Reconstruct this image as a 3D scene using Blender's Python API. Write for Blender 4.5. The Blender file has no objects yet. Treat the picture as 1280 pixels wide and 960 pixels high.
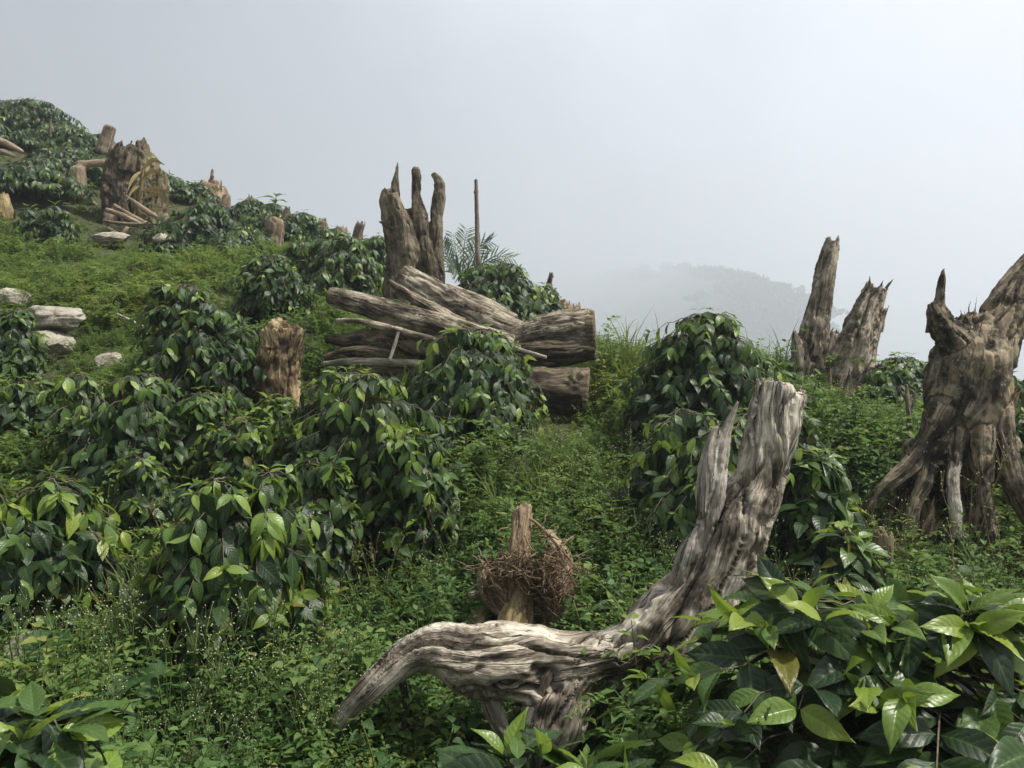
import bpy, math, random
import numpy as np
from mathutils import Vector, Matrix

random.seed(7)
scene = bpy.context.scene
COL = scene.collection
R = math.radians

# ------------------------------------------------------------------ camera
F = 1030.0                      # focal length in photo pixels (1280 wide)
CAM = np.array([0.0, 0.0, 1.6])
PITCH = math.atan((480 - 430) / F)
cam_data = bpy.data.cameras.new("camera")
cam_data.sensor_width = 36.0
cam_data.lens = F / 1280 * 36.0
cam_data.clip_start = 0.05
cam_data.clip_end = 5000
cam = bpy.data.objects.new("camera", cam_data)
cam.location = CAM
cam.rotation_euler = (R(90) - PITCH, 0, 0)
COL.objects.link(cam)
scene.camera = cam
FWD = np.array([0, math.cos(PITCH), -math.sin(PITCH)])
UP = np.array([0, math.sin(PITCH), math.cos(PITCH)])
RIGHT = np.array([1.0, 0, 0])


def P(px, py, d):
    """world point seen at photo pixel px, py, d metres in front of the camera"""
    return CAM + d * FWD + (px - 640) / F * d * RIGHT + (480 - py) / F * d * UP


# ------------------------------------------------------------------ light
SUN_TO = np.array([0.50, -0.05, 0.86])
SUN_TO /= np.linalg.norm(SUN_TO)
SUN_EL = math.asin(SUN_TO[2])
SUN_AZ = math.atan2(SUN_TO[0], SUN_TO[1])
world = bpy.data.worlds.new("World")
scene.world = world
world.use_nodes = True
nt = world.node_tree
nt.nodes.clear()


def node(nt, typ, **kw):
    n = nt.nodes.new(typ)
    for k, v in kw.items():
        if k == 'inp':
            for a, b in v.items():
                n.inputs[a].default_value = b
        else:
            setattr(n, k, v)
    return n


def ramp(nt, stops, fac=None, interp='LINEAR'):
    n = nt.nodes.new('ShaderNodeValToRGB')
    n.color_ramp.interpolation = interp
    el = n.color_ramp.elements
    while len(el) < len(stops):
        el.new(0.5)
    for e, (p, c) in zip(el, stops):
        e.position = p
        e.color = (c[0], c[1], c[2], 1) if hasattr(c, '__len__') else (c, c, c, 1)
    if fac is not None:
        nt.links.new(fac, n.inputs[0])
    return n


wo = node(nt, 'ShaderNodeOutputWorld')
bg = node(nt, 'ShaderNodeBackground', inp={'Strength': 0.075})
sky = node(nt, 'ShaderNodeTexSky', sky_type='NISHITA', sun_disc=False,
           sun_elevation=SUN_EL, sun_rotation=SUN_AZ)
tc = node(nt, 'ShaderNodeTexCoord')
dirn = node(nt, 'ShaderNodeVectorMath', operation='NORMALIZE')
nt.links.new(tc.outputs['Generated'], dirn.inputs[0])
dot = node(nt, 'ShaderNodeVectorMath', operation='DOT_PRODUCT')
dot.inputs[1].default_value = Vector((0.80, 0.35, 0.48)).normalized()
nt.links.new(dirn.outputs[0], dot.inputs[0])
mr = node(nt, 'ShaderNodeMapRange', interpolation_type='SMOOTHSTEP',
          inp={'From Min': -0.25, 'From Max': 1.0})
nt.links.new(dot.outputs['Value'], mr.inputs['Value'])
cn = node(nt, 'ShaderNodeTexNoise', inp={'Scale': 1.7, 'Detail': 5.0, 'Roughness': 0.55})
nt.links.new(dirn.outputs[0], cn.inputs['Vector'])
ad = node(nt, 'ShaderNodeMath', operation='MULTIPLY_ADD', inp={1: 1.2, 2: -0.6})
nt.links.new(cn.outputs['Fac'], ad.inputs[0])
ad2 = node(nt, 'ShaderNodeMath', operation='ADD')
nt.links.new(mr.outputs[0], ad2.inputs[0])
nt.links.new(ad.outputs[0], ad2.inputs[1])
# a bright, nearly even layer of cloud, brighter round the hidden sun
cloud = ramp(nt, [(0.0, (2.8, 3.03, 3.35)), (0.5, (4.9, 5.25, 5.75)), (1.0, (8.4, 8.85, 9.6))], ad2.outputs[0])
mix = node(nt, 'ShaderNodeMix', data_type='RGBA', inp={'Factor': 0.93})
nt.links.new(sky.outputs[0], mix.inputs['A'])
nt.links.new(cloud.outputs[0], mix.inputs['B'])
nt.links.new(mix.outputs['Result'], bg.inputs['Color'])
nt.links.new(bg.outputs[0], wo.inputs['Surface'])

sun_data = bpy.data.lights.new("sun", 'SUN')
sun_data.energy = 5.0
sun_data.angle = R(4)
sun_data.color = (1.0, 0.95, 0.86)
sun = bpy.data.objects.new("sun", sun_data)
sun.rotation_euler = Vector(SUN_TO).to_track_quat('Z', 'Y').to_euler()
sun.location = (3, -3, 8)
COL.objects.link(sun)

scene.view_settings.view_transform = 'Standard'
scene.view_settings.look = 'None'
scene.view_settings.exposure = 0.55
scene.view_settings.gamma = 1.0
scene.view_settings.use_curve_mapping = False
scene.render.engine = 'CYCLES'
cy = scene.cycles
cy.max_bounces = 6
cy.diffuse_bounces = 3
cy.glossy_bounces = 2
cy.transmission_bounces = 3
cy.volume_bounces = 4
cy.transparent_max_bounces = 6
cy.use_denoising = True
cy.sample_clamp_indirect = 4.0

# ------------------------------------------------------------------ numpy helpers


def vnoise(p, seed=0):
    p = np.asarray(p, float)
    i = np.floor(p).astype(np.int64)
    f = p - i
    f = f * f * (3 - 2 * f)
    out = 0
    for dx in (0, 1):
        wx = f[..., 0] if dx else 1 - f[..., 0]
        for dy in (0, 1):
            wy = f[..., 1] if dy else 1 - f[..., 1]
            for dz in (0, 1):
                wz = f[..., 2] if dz else 1 - f[..., 2]
                h = ((i[..., 0] + dx) * 374761393 + (i[..., 1] + dy) * 668265263 + (i[..., 2] + dz) * 2147483647 + seed * 974711) & 0xffffffff
                h = ((h ^ (h >> 13)) * 1274126177) & 0xffffffff
                h = ((h ^ (h >> 16)) * 2246822519) & 0xffffffff
                h = h ^ (h >> 15)
                out = out + wx * wy * wz * (h & 0xffff) / 65535.0
    return out


def fbm(p, octv=3, seed=0):
    a, s, t = 0.5, 0, 0
    p = np.asarray(p, float)
    for k in range(octv):
        s = s + a * vnoise(p, seed + k)
        t += a
        p = p * 2.03 + 11.3
        a *= 0.5
    return s / t


def build_mesh(name, V, F_list, mats=(), uv=None, tint=None, matidx=None, smooth=True, vec=None):
    """V (n,3); F_list: list of int arrays (m,3) or (m,4); uv per vertex (n,2)"""
    me = bpy.data.meshes.new(name)
    V = np.asarray(V, np.float32)
    F_list = [np.asarray(f, np.int32) for f in F_list if len(f)]
    nl = sum(f.size for f in F_list)
    npoly = sum(len(f) for f in F_list)
    me.vertices.add(len(V))
    me.vertices.foreach_set('co', V.ravel())
    me.loops.add(nl)
    li = np.concatenate([f.ravel() for f in F_list])
    me.loops.foreach_set('vertex_index', li)
    me.polygons.add(npoly)
    tot = np.concatenate([np.full(len(f), f.shape[1], np.int32) for f in F_list])
    st = np.concatenate([[0], np.cumsum(tot)[:-1]]).astype(np.int32)
    me.polygons.foreach_set('loop_start', st)
    if matidx is not None:
        me.polygons.foreach_set('material_index', np.asarray(matidx, np.int32))
    if uv is not None:
        l = me.uv_layers.new(name='UVMap')
        l.data.foreach_set('uv', np.asarray(uv, np.float32)[li].ravel())
    if tint is not None:
        a = me.attributes.new('tint', 'FLOAT', 'POINT')
        a.data.foreach_set('value', np.asarray(tint, np.float32))
    if vec is not None:
        a = me.attributes.new('grain', 'FLOAT_VECTOR', 'POINT')
        a.data.foreach_set('vector', np.asarray(vec, np.float32).ravel())
    for m in mats:
        me.materials.append(m)
    me.update(calc_edges=True)
    me.polygons.foreach_set('use_smooth', np.full(npoly, smooth))
    return me


def link(name, data, parent=None, kind=None, **props):
    o = bpy.data.objects.new(name, data)
    COL.objects.link(o)
    if parent is not None:
        o.parent = parent
    if kind:
        o['kind'] = kind
    for k, v in props.items():
        if v:
            o[k] = v
    return o


def thing(name, label, cat, loc, group=None):
    o = bpy.data.objects.new(name, None)
    o.empty_display_size = 0.1
    o.location = loc
    COL.objects.link(o)
    o['label'] = label
    o['category'] = cat
    if group:
        o['group'] = group
    return o


class Soup:
    """collects transformed copies of small meshes into one mesh"""

    def __init__(self):
        self.V, self.T, self.Q, self.U, self.C, self.MT, self.MQ = [], [], [], [], [], [], []
        self.n = 0

    def add(self, V, T, Q, U, tint, mat=0):
        V = np.asarray(V, float)
        self.V.append(V)
        if T is not None and len(T):
            self.T.append(np.asarray(T) + self.n)
            self.MT.append(np.full(len(T), mat))
        if Q is not None and len(Q):
            self.Q.append(np.asarray(Q) + self.n)
            self.MQ.append(np.full(len(Q), mat))
        self.U.append(U if U is not None else np.zeros((len(V), 2)))
        self.C.append(np.full(len(V), tint) if np.isscalar(tint) else tint)
        self.n += len(V)

    def stamp(self, proto, M, O, S, tints):
        """proto: list of (V,T,Q,U,mat,dtint); M (k,3,3) O (k,3) S (k,)"""
        k = len(O)
        if k == 0:
            return
        for (V, T, Q, U, mat, dt) in proto:
            nv = len(V)
            W = np.einsum('kij,vj->kvi', M * S[:, None, None], V) + O[:, None, :]
            off = (np.arange(k) * nv)[:, None, None]
            TT = (T[None] + off).reshape(-1, 3) if T is not None and len(T) else None
            QQ = (Q[None] + off).reshape(-1, 4) if Q is not None and len(Q) else None
            self.add(W.reshape(-1, 3), TT, QQ, np.tile(U, (k, 1)), np.repeat(tints, nv) + np.tile(dt, k), mat)

    def mesh(self, name, mats, smooth=True):
        Fs, mi = [], []
        if self.T:
            Fs.append(np.concatenate(self.T)); mi.append(np.concatenate(self.MT))
        if self.Q:
            Fs.append(np.concatenate(self.Q)); mi.append(np.concatenate(self.MQ))
        return build_mesh(name, np.concatenate(self.V), Fs, mats, np.concatenate(self.U),
                          np.mod(np.concatenate(self.C), 1.0), np.concatenate(mi), smooth)


def catmull(pts, n):
    p = np.asarray(pts, float)
    p = np.vstack([2 * p[0] - p[1], p, 2 * p[-1] - p[-2]])
    seg = len(p) - 3
    t = np.linspace(0, seg - 1e-6, n)
    i = t.astype(int)
    f = (t - i)[:, None]
    a, b, c, d = p[i], p[i + 1], p[i + 2], p[i + 3]
    return 0.5 * (2 * b + (c - a) * f + (2 * a - 5 * b + 4 * c - d) * f ** 2 + (3 * b - a - 3 * c + d) * f ** 3)


def frames(c):
    t = np.gradient(c, axis=0)
    t /= np.linalg.norm(t, axis=1)[:, None] + 1e-12
    n = np.zeros_like(t)
    a = np.array([0, -1.0, 0.05]) if abs(t[0][1]) < 0.9 else np.array([1.0, 0, 0])
    n[0] = a - t[0] * (a @ t[0])
    n[0] /= np.linalg.norm(n[0])
    for k in range(1, len(t)):
        v = n[k - 1] - t[k] * (n[k - 1] @ t[k])
        n[k] = v / (np.linalg.norm(v) + 1e-12)
    b = np.cross(t, n)
    return t, n, b


def tube(c, r, m=6, cap=True):
    """simple tube: centre line c (n,3), radii r (n,) -> V, T, Q, U"""
    n = len(c)
    t, nn, b = frames(c)
    ph = np.linspace(0, 2 * np.pi, m, endpoint=False)
    V = c[:, None, :] + r[:, None, None] * (np.cos(ph)[None, :, None] * nn[:, None, :] + np.sin(ph)[None, :, None] * b[:, None, :])
    V = V.reshape(-1, 3)
    i, j = np.meshgrid(np.arange(n - 1), np.arange(m), indexing='ij')
    j2 = (j + 1) % m
    Q = np.stack([i * m + j, i * m + j2, (i + 1) * m + j2, (i + 1) * m + j], -1).reshape(-1, 4)
    U = np.stack([np.tile(np.arange(m) / m, n), np.repeat(np.linspace(0, 1, n), m)], -1)
    T = None
    if cap:
        V = np.vstack([V, c[0], c[-1]])
        U = np.vstack([U, [0, 0], [0, 1]])
        a, e = n * m, n * m + 1
        jj = np.arange(m)
        T = np.vstack([np.stack([np.full(m, a), (jj + 1) % m, jj], -1),
                       np.stack([np.full(m, e), (n - 1) * m + jj, (n - 1) * m + (jj + 1) % m], -1)])
    return V, T, Q, U


# ------------------------------------------------------------------ materials
def new_mat(name):
    m = bpy.data.materials.new(name)
    m.use_nodes = True
    nt = m.node_tree
    nt.nodes.clear()
    out = node(nt, 'ShaderNodeOutputMaterial')
    return m, nt, out


def L(nt, a, b):
    nt.links.new(a, b)


def mixc(nt, fac, a, b, blend='MIX'):
    n = node(nt, 'ShaderNodeMix', data_type='RGBA', blend_type=blend)
    for s, v in (('Factor', fac), ('A', a), ('B', b)):
        if isinstance(v, (int, float)):
            n.inputs[s].default_value = v
        elif isinstance(v, tuple):
            n.inputs[s].default_value = (*v, 1)
        else:
            L(nt, v, n.inputs[s])
    return n.outputs['Result']


def mathn(nt, op, a, b=None, c=None):
    n = node(nt, 'ShaderNodeMath', operation=op)
    for k, v in enumerate((a, b, c)):
        if v is None:
            continue
        if isinstance(v, (int, float)):
            n.inputs[k].default_value = v
        else:
            L(nt, v, n.inputs[k])
    return n.outputs[0]


def leaf_material(name, stops, gloss=0.38, transl=0.25, veins=8.0, tcol=(0.20, 0.34, 0.05), veinmix=0.35, spec=0.5, dirt=0.0, rnd=True, edge=0.0):
    m, nt, out = new_mat(name)
    uv = node(nt, 'ShaderNodeUVMap')
    sep = node(nt, 'ShaderNodeSeparateXYZ')
    L(nt, uv.outputs[0], sep.inputs[0])
    side = mathn(nt, 'ABSOLUTE', mathn(nt, 'MULTIPLY_ADD', sep.outputs[0], 2.0, -1.0))
    info = node(nt, 'ShaderNodeObjectInfo')
    att = node(nt, 'ShaderNodeAttribute', attribute_name='tint')
    if rnd:
        t = mathn(nt, 'FRACT', mathn(nt, 'ADD', info.outputs['Random'], att.outputs['Fac']))
    else:
        ia = node(nt, 'ShaderNodeAttribute', attribute_name='plant_tint', attribute_type='INSTANCER')
        t = mathn(nt, 'MINIMUM', mathn(nt, 'MAXIMUM', mathn(nt, 'ADD', ia.outputs['Fac'], att.outputs['Fac']), 0.0), 1.0)
    base = ramp(nt, stops, t).outputs[0]
    geo = node(nt, 'ShaderNodeNewGeometry')
    tco = node(nt, 'ShaderNodeTexCoord')
    nz = node(nt, 'ShaderNodeTexNoise', inp={'Scale': 45.0, 'Detail': 2.0})
    L(nt, tco.outputs['Object'], nz.inputs['Vector'])
    base = mixc(nt, mathn(nt, 'MULTIPLY_ADD', nz.outputs['Fac'], 0.9, -0.25), base, mixc(nt, 1.0, base, (0.62, 0.66, 0.6), 'MULTIPLY'))
    height = None
    if veins:
        s = mathn(nt, 'SUBTRACT', mathn(nt, 'MULTIPLY', sep.outputs[1], veins), mathn(nt, 'MULTIPLY', side, 1.7))
        fr = mathn(nt, 'ABSOLUTE', mathn(nt, 'SUBTRACT', mathn(nt, 'FRACT', s), 0.5))
        line = ramp(nt, [(0.38, 0.0), (0.48, 1.0)], fr).outputs[0]
        mid = ramp(nt, [(0.05, 1.0), (0.13, 0.0)], side).outputs[0]
        v = mathn(nt, 'MAXIMUM', line, mid)
        base = mixc(nt, mathn(nt, 'MULTIPLY', v, veinmix), base, mixc(nt, 1.0, base, (0.07, 0.09, 0.02), 'ADD'))
        height = mathn(nt, 'SUBTRACT', 1.0, mathn(nt, 'ADD', fr, mathn(nt, 'MULTIPLY', mid, 0.6)))
    if dirt:
        n2 = node(nt, 'ShaderNodeTexNoise', inp={'Scale': 14.0, 'Detail': 4.0})
        L(nt, tco.outputs['Object'], n2.inputs['Vector'])
        spot = ramp(nt, [(0.63, 0.0), (0.72, 1.0)], n2.outputs['Fac']).outputs[0]
        base = mixc(nt, mathn(nt, 'MULTIPLY', spot, dirt), base, (0.11, 0.08, 0.03))
    if edge:     # browned, nibbled margins on some leaves
        n3 = node(nt, 'ShaderNodeTexNoise', inp={'Scale': 3.0, 'Detail': 5.0, 'Roughness': 0.7})
        off = node(nt, 'ShaderNodeVectorMath', operation='MULTIPLY_ADD')
        off.inputs[1].default_value = (40.0, 40.0, 40.0)
        cr = node(nt, 'ShaderNodeCombineXYZ')
        L(nt, t, cr.inputs[0]); L(nt, t, cr.inputs[1])
        L(nt, cr.outputs[0], off.inputs[0]); L(nt, uv.outputs[0], off.inputs[2])
        L(nt, off.outputs[0], n3.inputs['Vector'])
        em = mathn(nt, 'ADD', mathn(nt, 'MAXIMUM', side, mathn(nt, 'MULTIPLY', sep.outputs[1], 0.95)), mathn(nt, 'MULTIPLY', n3.outputs['Fac'], 0.9))
        base = mixc(nt, mathn(nt, 'MULTIPLY', ramp(nt, [(0.735, 0.0), (0.775, 1.0)], mathn(nt, 'MULTIPLY', em, 0.5)).outputs[0], edge), base, (0.085, 0.055, 0.022))
    # paler matt underside
    base = mixc(nt, geo.outputs['Backfacing'], base, mixc(nt, 0.5, base, (0.10, 0.15, 0.055)))
    bs = node(nt, 'ShaderNodeBsdfPrincipled', inp={'Specular IOR Level': spec})
    L(nt, base, bs.inputs['Base Color'])
    L(nt, mathn(nt, 'ADD', mathn(nt, 'MULTIPLY', geo.outputs['Backfacing'], 0.3), mathn(nt, 'MULTIPLY_ADD', nz.outputs['Fac'], 0.2, gloss - 0.1)), bs.inputs['Roughness'])
    if height is not None:
        bm = node(nt, 'ShaderNodeBump', inp={'Strength': 0.32, 'Distance': 0.004})
        L(nt, height, bm.inputs['Height'])
        L(nt, bm.outputs[0], bs.inputs['Normal'])
    tr = node(nt, 'ShaderNodeBsdfTranslucent')
    L(nt, mixc(nt, 0.5, mixc(nt, 1.0, base, (2.2, 2.2, 1.4), 'MULTIPLY'), tcol), tr.inputs['Color'])
    mx = node(nt, 'ShaderNodeMixShader', inp={0: transl})
    L(nt, bs.outputs[0], mx.inputs[1])
    L(nt, tr.outputs[0], mx.inputs[2])
    L(nt, mx.outputs[0], out.inputs['Surface'])
    return m


def wood_material(name, dark, mid, light, scale=1.0, crack=0.6, moss=0.0, lichen=0.0, patch=0.5, mosscol=(0.07, 0.085, 0.02)):
    m, nt, out = new_mat(name)
    at = node(nt, 'ShaderNodeAttribute', attribute_name='grain')
    tco = node(nt, 'ShaderNodeTexCoord')
    geo = node(nt, 'ShaderNodeNewGeometry')

    wn = node(nt, 'ShaderNodeTexNoise', inp={'Scale': 5.0 * scale, 'Detail': 2.0})
    L(nt, geo.outputs['Position'], wn.inputs['Vector'])
    ws = node(nt, 'ShaderNodeVectorMath', operation='MULTIPLY_ADD')
    ws.inputs[1].default_value = (0.05 / scale,) * 3
    L(nt, wn.outputs['Color'], ws.inputs[0])
    L(nt, at.outputs['Vector'], ws.inputs[2])

    def gn(sx, sz, detail=4, rough=0.6, src=None):
        vm = node(nt, 'ShaderNodeVectorMath', operation='MULTIPLY')
        vm.inputs[1].default_value = (sx * scale, sx * scale, sz * scale)
        L(nt, src or ws.outputs[0], vm.inputs[0])
        n = node(nt, 'ShaderNodeTexNoise', inp={'Scale': 1.0, 'Detail': detail, 'Roughness': rough})
        L(nt, vm.outputs[0], n.inputs['Vector'])
        return n.outputs['Fac']

    def on(s, detail=4, rough=0.6):
        n = node(nt, 'ShaderNodeTexNoise', inp={'Scale': s * scale, 'Detail': detail, 'Roughness': rough})
        L(nt, geo.outputs['Position'], n.inputs['Vector'])
        return n.outputs['Fac']
    fib = gn(70, 2.6)
    fine = gn(230, 7.0, 3)
    streak = gn(24, 1.3, 4)
    pat = mathn(nt, 'ADD', mathn(nt, 'MULTIPLY', on(5.5, 5, 0.65), 0.5), mathn(nt, 'MULTIPLY', gn(11, 2.6, 5, 0.65), 0.5))
    f = mathn(nt, 'ADD', mathn(nt, 'MULTIPLY', fib, 0.42), mathn(nt, 'ADD', mathn(nt, 'MULTIPLY', streak, 0.28), mathn(nt, 'MULTIPLY', fine, 0.30)))
    f = mathn(nt, 'ADD', f, mathn(nt, 'MULTIPLY', mathn(nt, 'SUBTRACT', pat, 0.5), patch))
    base = ramp(nt, [(0.34, dark), (0.47, mid), (0.62, light), (0.8, tuple(min(1, c * 1.25) for c in light))], f).outputs[0]
    ck = gn(46, 1.0, 2, 0.4, at.outputs['Vector'])
    ckm = ramp(nt, [(0.48, 0.0), (0.58, 1.0)], gn(16, 3.0, 2, 0.5)).outputs[0]
    ckl = mathn(nt, 'MULTIPLY', ckm, ramp(nt, [(0.0, 1.0), (0.03, 0.0)], mathn(nt, 'ABSOLUTE', mathn(nt, 'SUBTRACT', ck, 0.5))).outputs[0])
    base = mixc(nt, mathn(nt, 'MULTIPLY', ckl, crack), base, tuple(c * 0.35 for c in dark))
    if lichen:
        ln = on(38.0, 3)
        base = mixc(nt, mathn(nt, 'MULTIPLY', ramp(nt, [(0.62, 0.0), (0.68, 1.0)], ln).outputs[0], lichen), base, (0.36, 0.37, 0.32))
    if moss:
        mn = on(10.0, 5, 0.7)
        sp = node(nt, 'ShaderNodeSeparateXYZ')
        L(nt, geo.outputs['Normal'], sp.inputs[0])
        fm = mathn(nt, 'ADD', mn, mathn(nt, 'MULTIPLY', sp.outputs[2], 0.10))
        base = mixc(nt, ramp(nt, [(0.66 - moss * 0.25, 0.0), (0.74 - moss * 0.25, 0.9)], fm).outputs[0], base, mosscol)
    bs = node(nt, 'ShaderNodeBsdfPrincipled', inp={'Specular IOR Level': 0.25})
    L(nt, base, bs.inputs['Base Color'])
    L(nt, mathn(nt, 'MULTIPLY_ADD', pat, 0.25, 0.66), bs.inputs['Roughness'])
    h = mathn(nt, 'SUBTRACT', mathn(nt, 'ADD', fib, mathn(nt, 'MULTIPLY', fine, 0.4)), mathn(nt, 'MULTIPLY', ckl, 0.9))
    bm = node(nt, 'ShaderNodeBump', inp={'Strength': 1.0, 'Distance': 0.009})
    L(nt, h, bm.inputs['Height'])
    L(nt, bm.outputs[0], bs.inputs['Normal'])
    L(nt, bs.outputs[0], out.inputs['Surface'])
    return m


MAT = {}
MAT['coffee'] = leaf_material('coffee_leaf', [(0.0, (0.009, 0.023, 0.010)), (0.4, (0.014, 0.032, 0.012)), (0.8, (0.023, 0.049, 0.016)), (0.97, (0.036, 0.072, 0.019)), (1.0, (0.11, 0.10, 0.02))], gloss=0.40, transl=0.07, dirt=0.35, spec=0.26, edge=0.8)
MAT['young'] = leaf_material('young_coffee_leaf', [(0.0, (0.10, 0.165, 0.026)), (0.6, (0.155, 0.24, 0.034)), (1.0, (0.24, 0.30, 0.045))], gloss=0.36, transl=0.30, tcol=(0.40, 0.52, 0.06))
MAT['fresh'] = leaf_material('fresh_coffee_leaf', [(0.0, (0.035, 0.072, 0.020)), (0.6, (0.058, 0.108, 0.025)), (1.0, (0.085, 0.150, 0.030))], gloss=0.36, transl=0.22, tcol=(0.28, 0.42, 0.05), spec=0.34, edge=0.5)
MAT['herb'] = leaf_material('herb_leaf', [(0.0, (0.034, 0.080, 0.022)), (0.5, (0.072, 0.138, 0.034)), (0.85, (0.125, 0.195, 0.046)), (1.0, (0.20, 0.22, 0.05))], gloss=0.55, transl=0.28, veins=5.0, veinmix=0.2, spec=0.3, rnd=False)
MAT['fern'] = leaf_material('feathery_leaf', [(0.0, (0.050, 0.100, 0.026)), (0.5, (0.092, 0.165, 0.038)), (0.9, (0.165, 0.225, 0.048)), (1.0, (0.20, 0.20, 0.06))], gloss=0.6, transl=0.3, veins=0, spec=0.25, tcol=(0.28, 0.36, 0.06), rnd=False)
MAT['grass'] = leaf_material('grass_blade', [(0.0, (0.07, 0.12, 0.025)), (0.6, (0.12, 0.18, 0.036)), (0.9, (0.15, 0.18, 0.05)), (1.0, (0.24, 0.20, 0.09))], gloss=0.55, transl=0.3, veins=0, spec=0.3, tcol=(0.3, 0.38, 0.07), rnd=False)
MAT['palm'] = leaf_material('palm_leaflet', [(0.0, (0.045, 0.075, 0.04)), (1.0, (0.075, 0.115, 0.06))], gloss=0.45, transl=0.15, veins=0)
MAT['drygrass'] = leaf_material('dry_leaf', [(0.0, (0.17, 0.13, 0.06)), (1.0, (0.30, 0.24, 0.12))], gloss=0.7, transl=0.2, veins=0, spec=0.2, tcol=(0.3, 0.22, 0.08), rnd=False)
MAT['farleaf'] = leaf_material('far_crown', [(0.0, (0.04, 0.07, 0.03)), (1.0, (0.08, 0.11, 0.045))], gloss=0.7, transl=0.1, veins=0, spec=0.2)


def simple_mat(name, c1, c2, scale=20.0, rough=0.8, bump=0.4, dist=0.01):
    m, nt, out = new_mat(name)
    geo = node(nt, 'ShaderNodeNewGeometry')
    n = node(nt, 'ShaderNodeTexNoise', inp={'Scale': scale, 'Detail': 6.0, 'Roughness': 0.65})
    L(nt, geo.outputs['Position'], n.inputs['Vector'])
    bs = node(nt, 'ShaderNodeBsdfPrincipled', inp={'Roughness': rough, 'Specular IOR Level': 0.3})
    L(nt, ramp(nt, [(0.35, c1), (0.65, c2)], n.outputs['Fac']).outputs[0], bs.inputs['Base Color'])
    bm = node(nt, 'ShaderNodeBump', inp={'Strength': bump, 'Distance': dist})
    L(nt, n.outputs['Fac'], bm.inputs['Height'])
    L(nt, bm.outputs[0], bs.inputs['Normal'])
    L(nt, bs.outputs[0], out.inputs['Surface'])
    return m


MAT['soil'] = simple_mat('leafy_soil', (0.028, 0.034, 0.014), (0.070, 0.072, 0.03), 9.0, 0.95, 0.8, 0.03)
MAT['stem'] = simple_mat('coffee_stem', (0.07, 0.055, 0.04), (0.17, 0.14, 0.10), 40.0)
MAT['greenstem'] = simple_mat('green_stem', (0.07, 0.11, 0.03), (0.13, 0.17, 0.05), 60.0, 0.6)
MAT['drystem'] = simple_mat('dry_stalk', (0.12, 0.09, 0.045), (0.25, 0.20, 0.10), 60.0, 0.8)
MAT['flower'] = simple_mat('flower_head', (0.34, 0.33, 0.18), (0.58, 0.55, 0.40), 60.0, 0.7)
MAT['farhill'] = simple_mat('far_hillside', (0.04, 0.06, 0.03), (0.07, 0.09, 0.04), 0.05)


def rock_mat(name, c1, c2, c3):
    m, nt, out = new_mat(name)
    geo = node(nt, 'ShaderNodeNewGeometry')
    n = node(nt, 'ShaderNodeTexNoise', inp={'Scale': 6.0, 'Detail': 8.0, 'Roughness': 0.65})
    L(nt, geo.outputs['Position'], n.inputs['Vector'])
    n2 = node(nt, 'ShaderNodeTexNoise', inp={'Scale': 55.0, 'Detail': 4.0})
    L(nt, geo.outputs['Position'], n2.inputs['Vector'])
    f = mathn(nt, 'ADD', mathn(nt, 'MULTIPLY', n.outputs['Fac'], 0.75), mathn(nt, 'MULTIPLY', n2.outputs['Fac'], 0.25))
    bs = node(nt, 'ShaderNodeBsdfPrincipled', inp={'Roughness': 0.85, 'Specular IOR Level': 0.3})
    L(nt, ramp(nt, [(0.36, c1), (0.5, c2), (0.68, c3)], f).outputs[0], bs.inputs['Base Color'])
    bm = node(nt, 'ShaderNodeBump', inp={'Strength': 0.7, 'Distance': 0.03})
    L(nt, f, bm.inputs['Height'])
    L(nt, bm.outputs[0], bs.inputs['Normal'])
    L(nt, bs.outputs[0], out.inputs['Surface'])
    return m


MAT['rock'] = rock_mat('pale_limestone', (0.11, 0.10, 0.07), (0.29, 0.265, 0.21), (0.44, 0.41, 0.345))


def ring_mat(name, c1, c2):
    m, nt, out = new_mat(name)
    at = node(nt, 'ShaderNodeAttribute', attribute_name='grain')
    nz = node(nt, 'ShaderNodeTexNoise', inp={'Scale': 14.0, 'Detail': 3.0})
    L(nt, at.outputs['Vector'], nz.inputs['Vector'])
    ln = node(nt, 'ShaderNodeVectorMath', operation='LENGTH')
    L(nt, at.outputs['Vector'], ln.inputs[0])
    r = mathn(nt, 'SINE', mathn(nt, 'MULTIPLY', mathn(nt, 'ADD', ln.outputs['Value'], mathn(nt, 'MULTIPLY', nz.outputs['Fac'], 0.03)), 560.0))
    n2 = node(nt, 'ShaderNodeTexNoise', inp={'Scale': 40.0, 'Detail': 4.0})
    L(nt, at.outputs['Vector'], n2.inputs['Vector'])
    bs = node(nt, 'ShaderNodeBsdfPrincipled', inp={'Roughness': 0.9, 'Specular IOR Level': 0.2})
    base = mixc(nt, mathn(nt, 'MULTIPLY_ADD', r, 0.3, 0.5), c1, c2)
    base = mixc(nt, ramp(nt, [(0.45, 0.0), (0.65, 1.0)], n2.outputs['Fac']).outputs[0], base, tuple(c * .5 for c in c1))
    L(nt, base, bs.inputs['Base Color'])
    bm = node(nt, 'ShaderNodeBump', inp={'Strength': 0.32, 'Distance': 0.004})
    L(nt, mathn(nt, 'ADD', r, n2.outputs['Fac']), bm.inputs['Height'])
    L(nt, bm.outputs[0], bs.inputs['Normal'])
    L(nt, bs.outputs[0], out.inputs['Surface'])
    return m


MAT['cutend'] = ring_mat('weathered_end_grain', (0.10, 0.075, 0.05), (0.24, 0.19, 0.13))
HAZE = 0.0029
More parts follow.
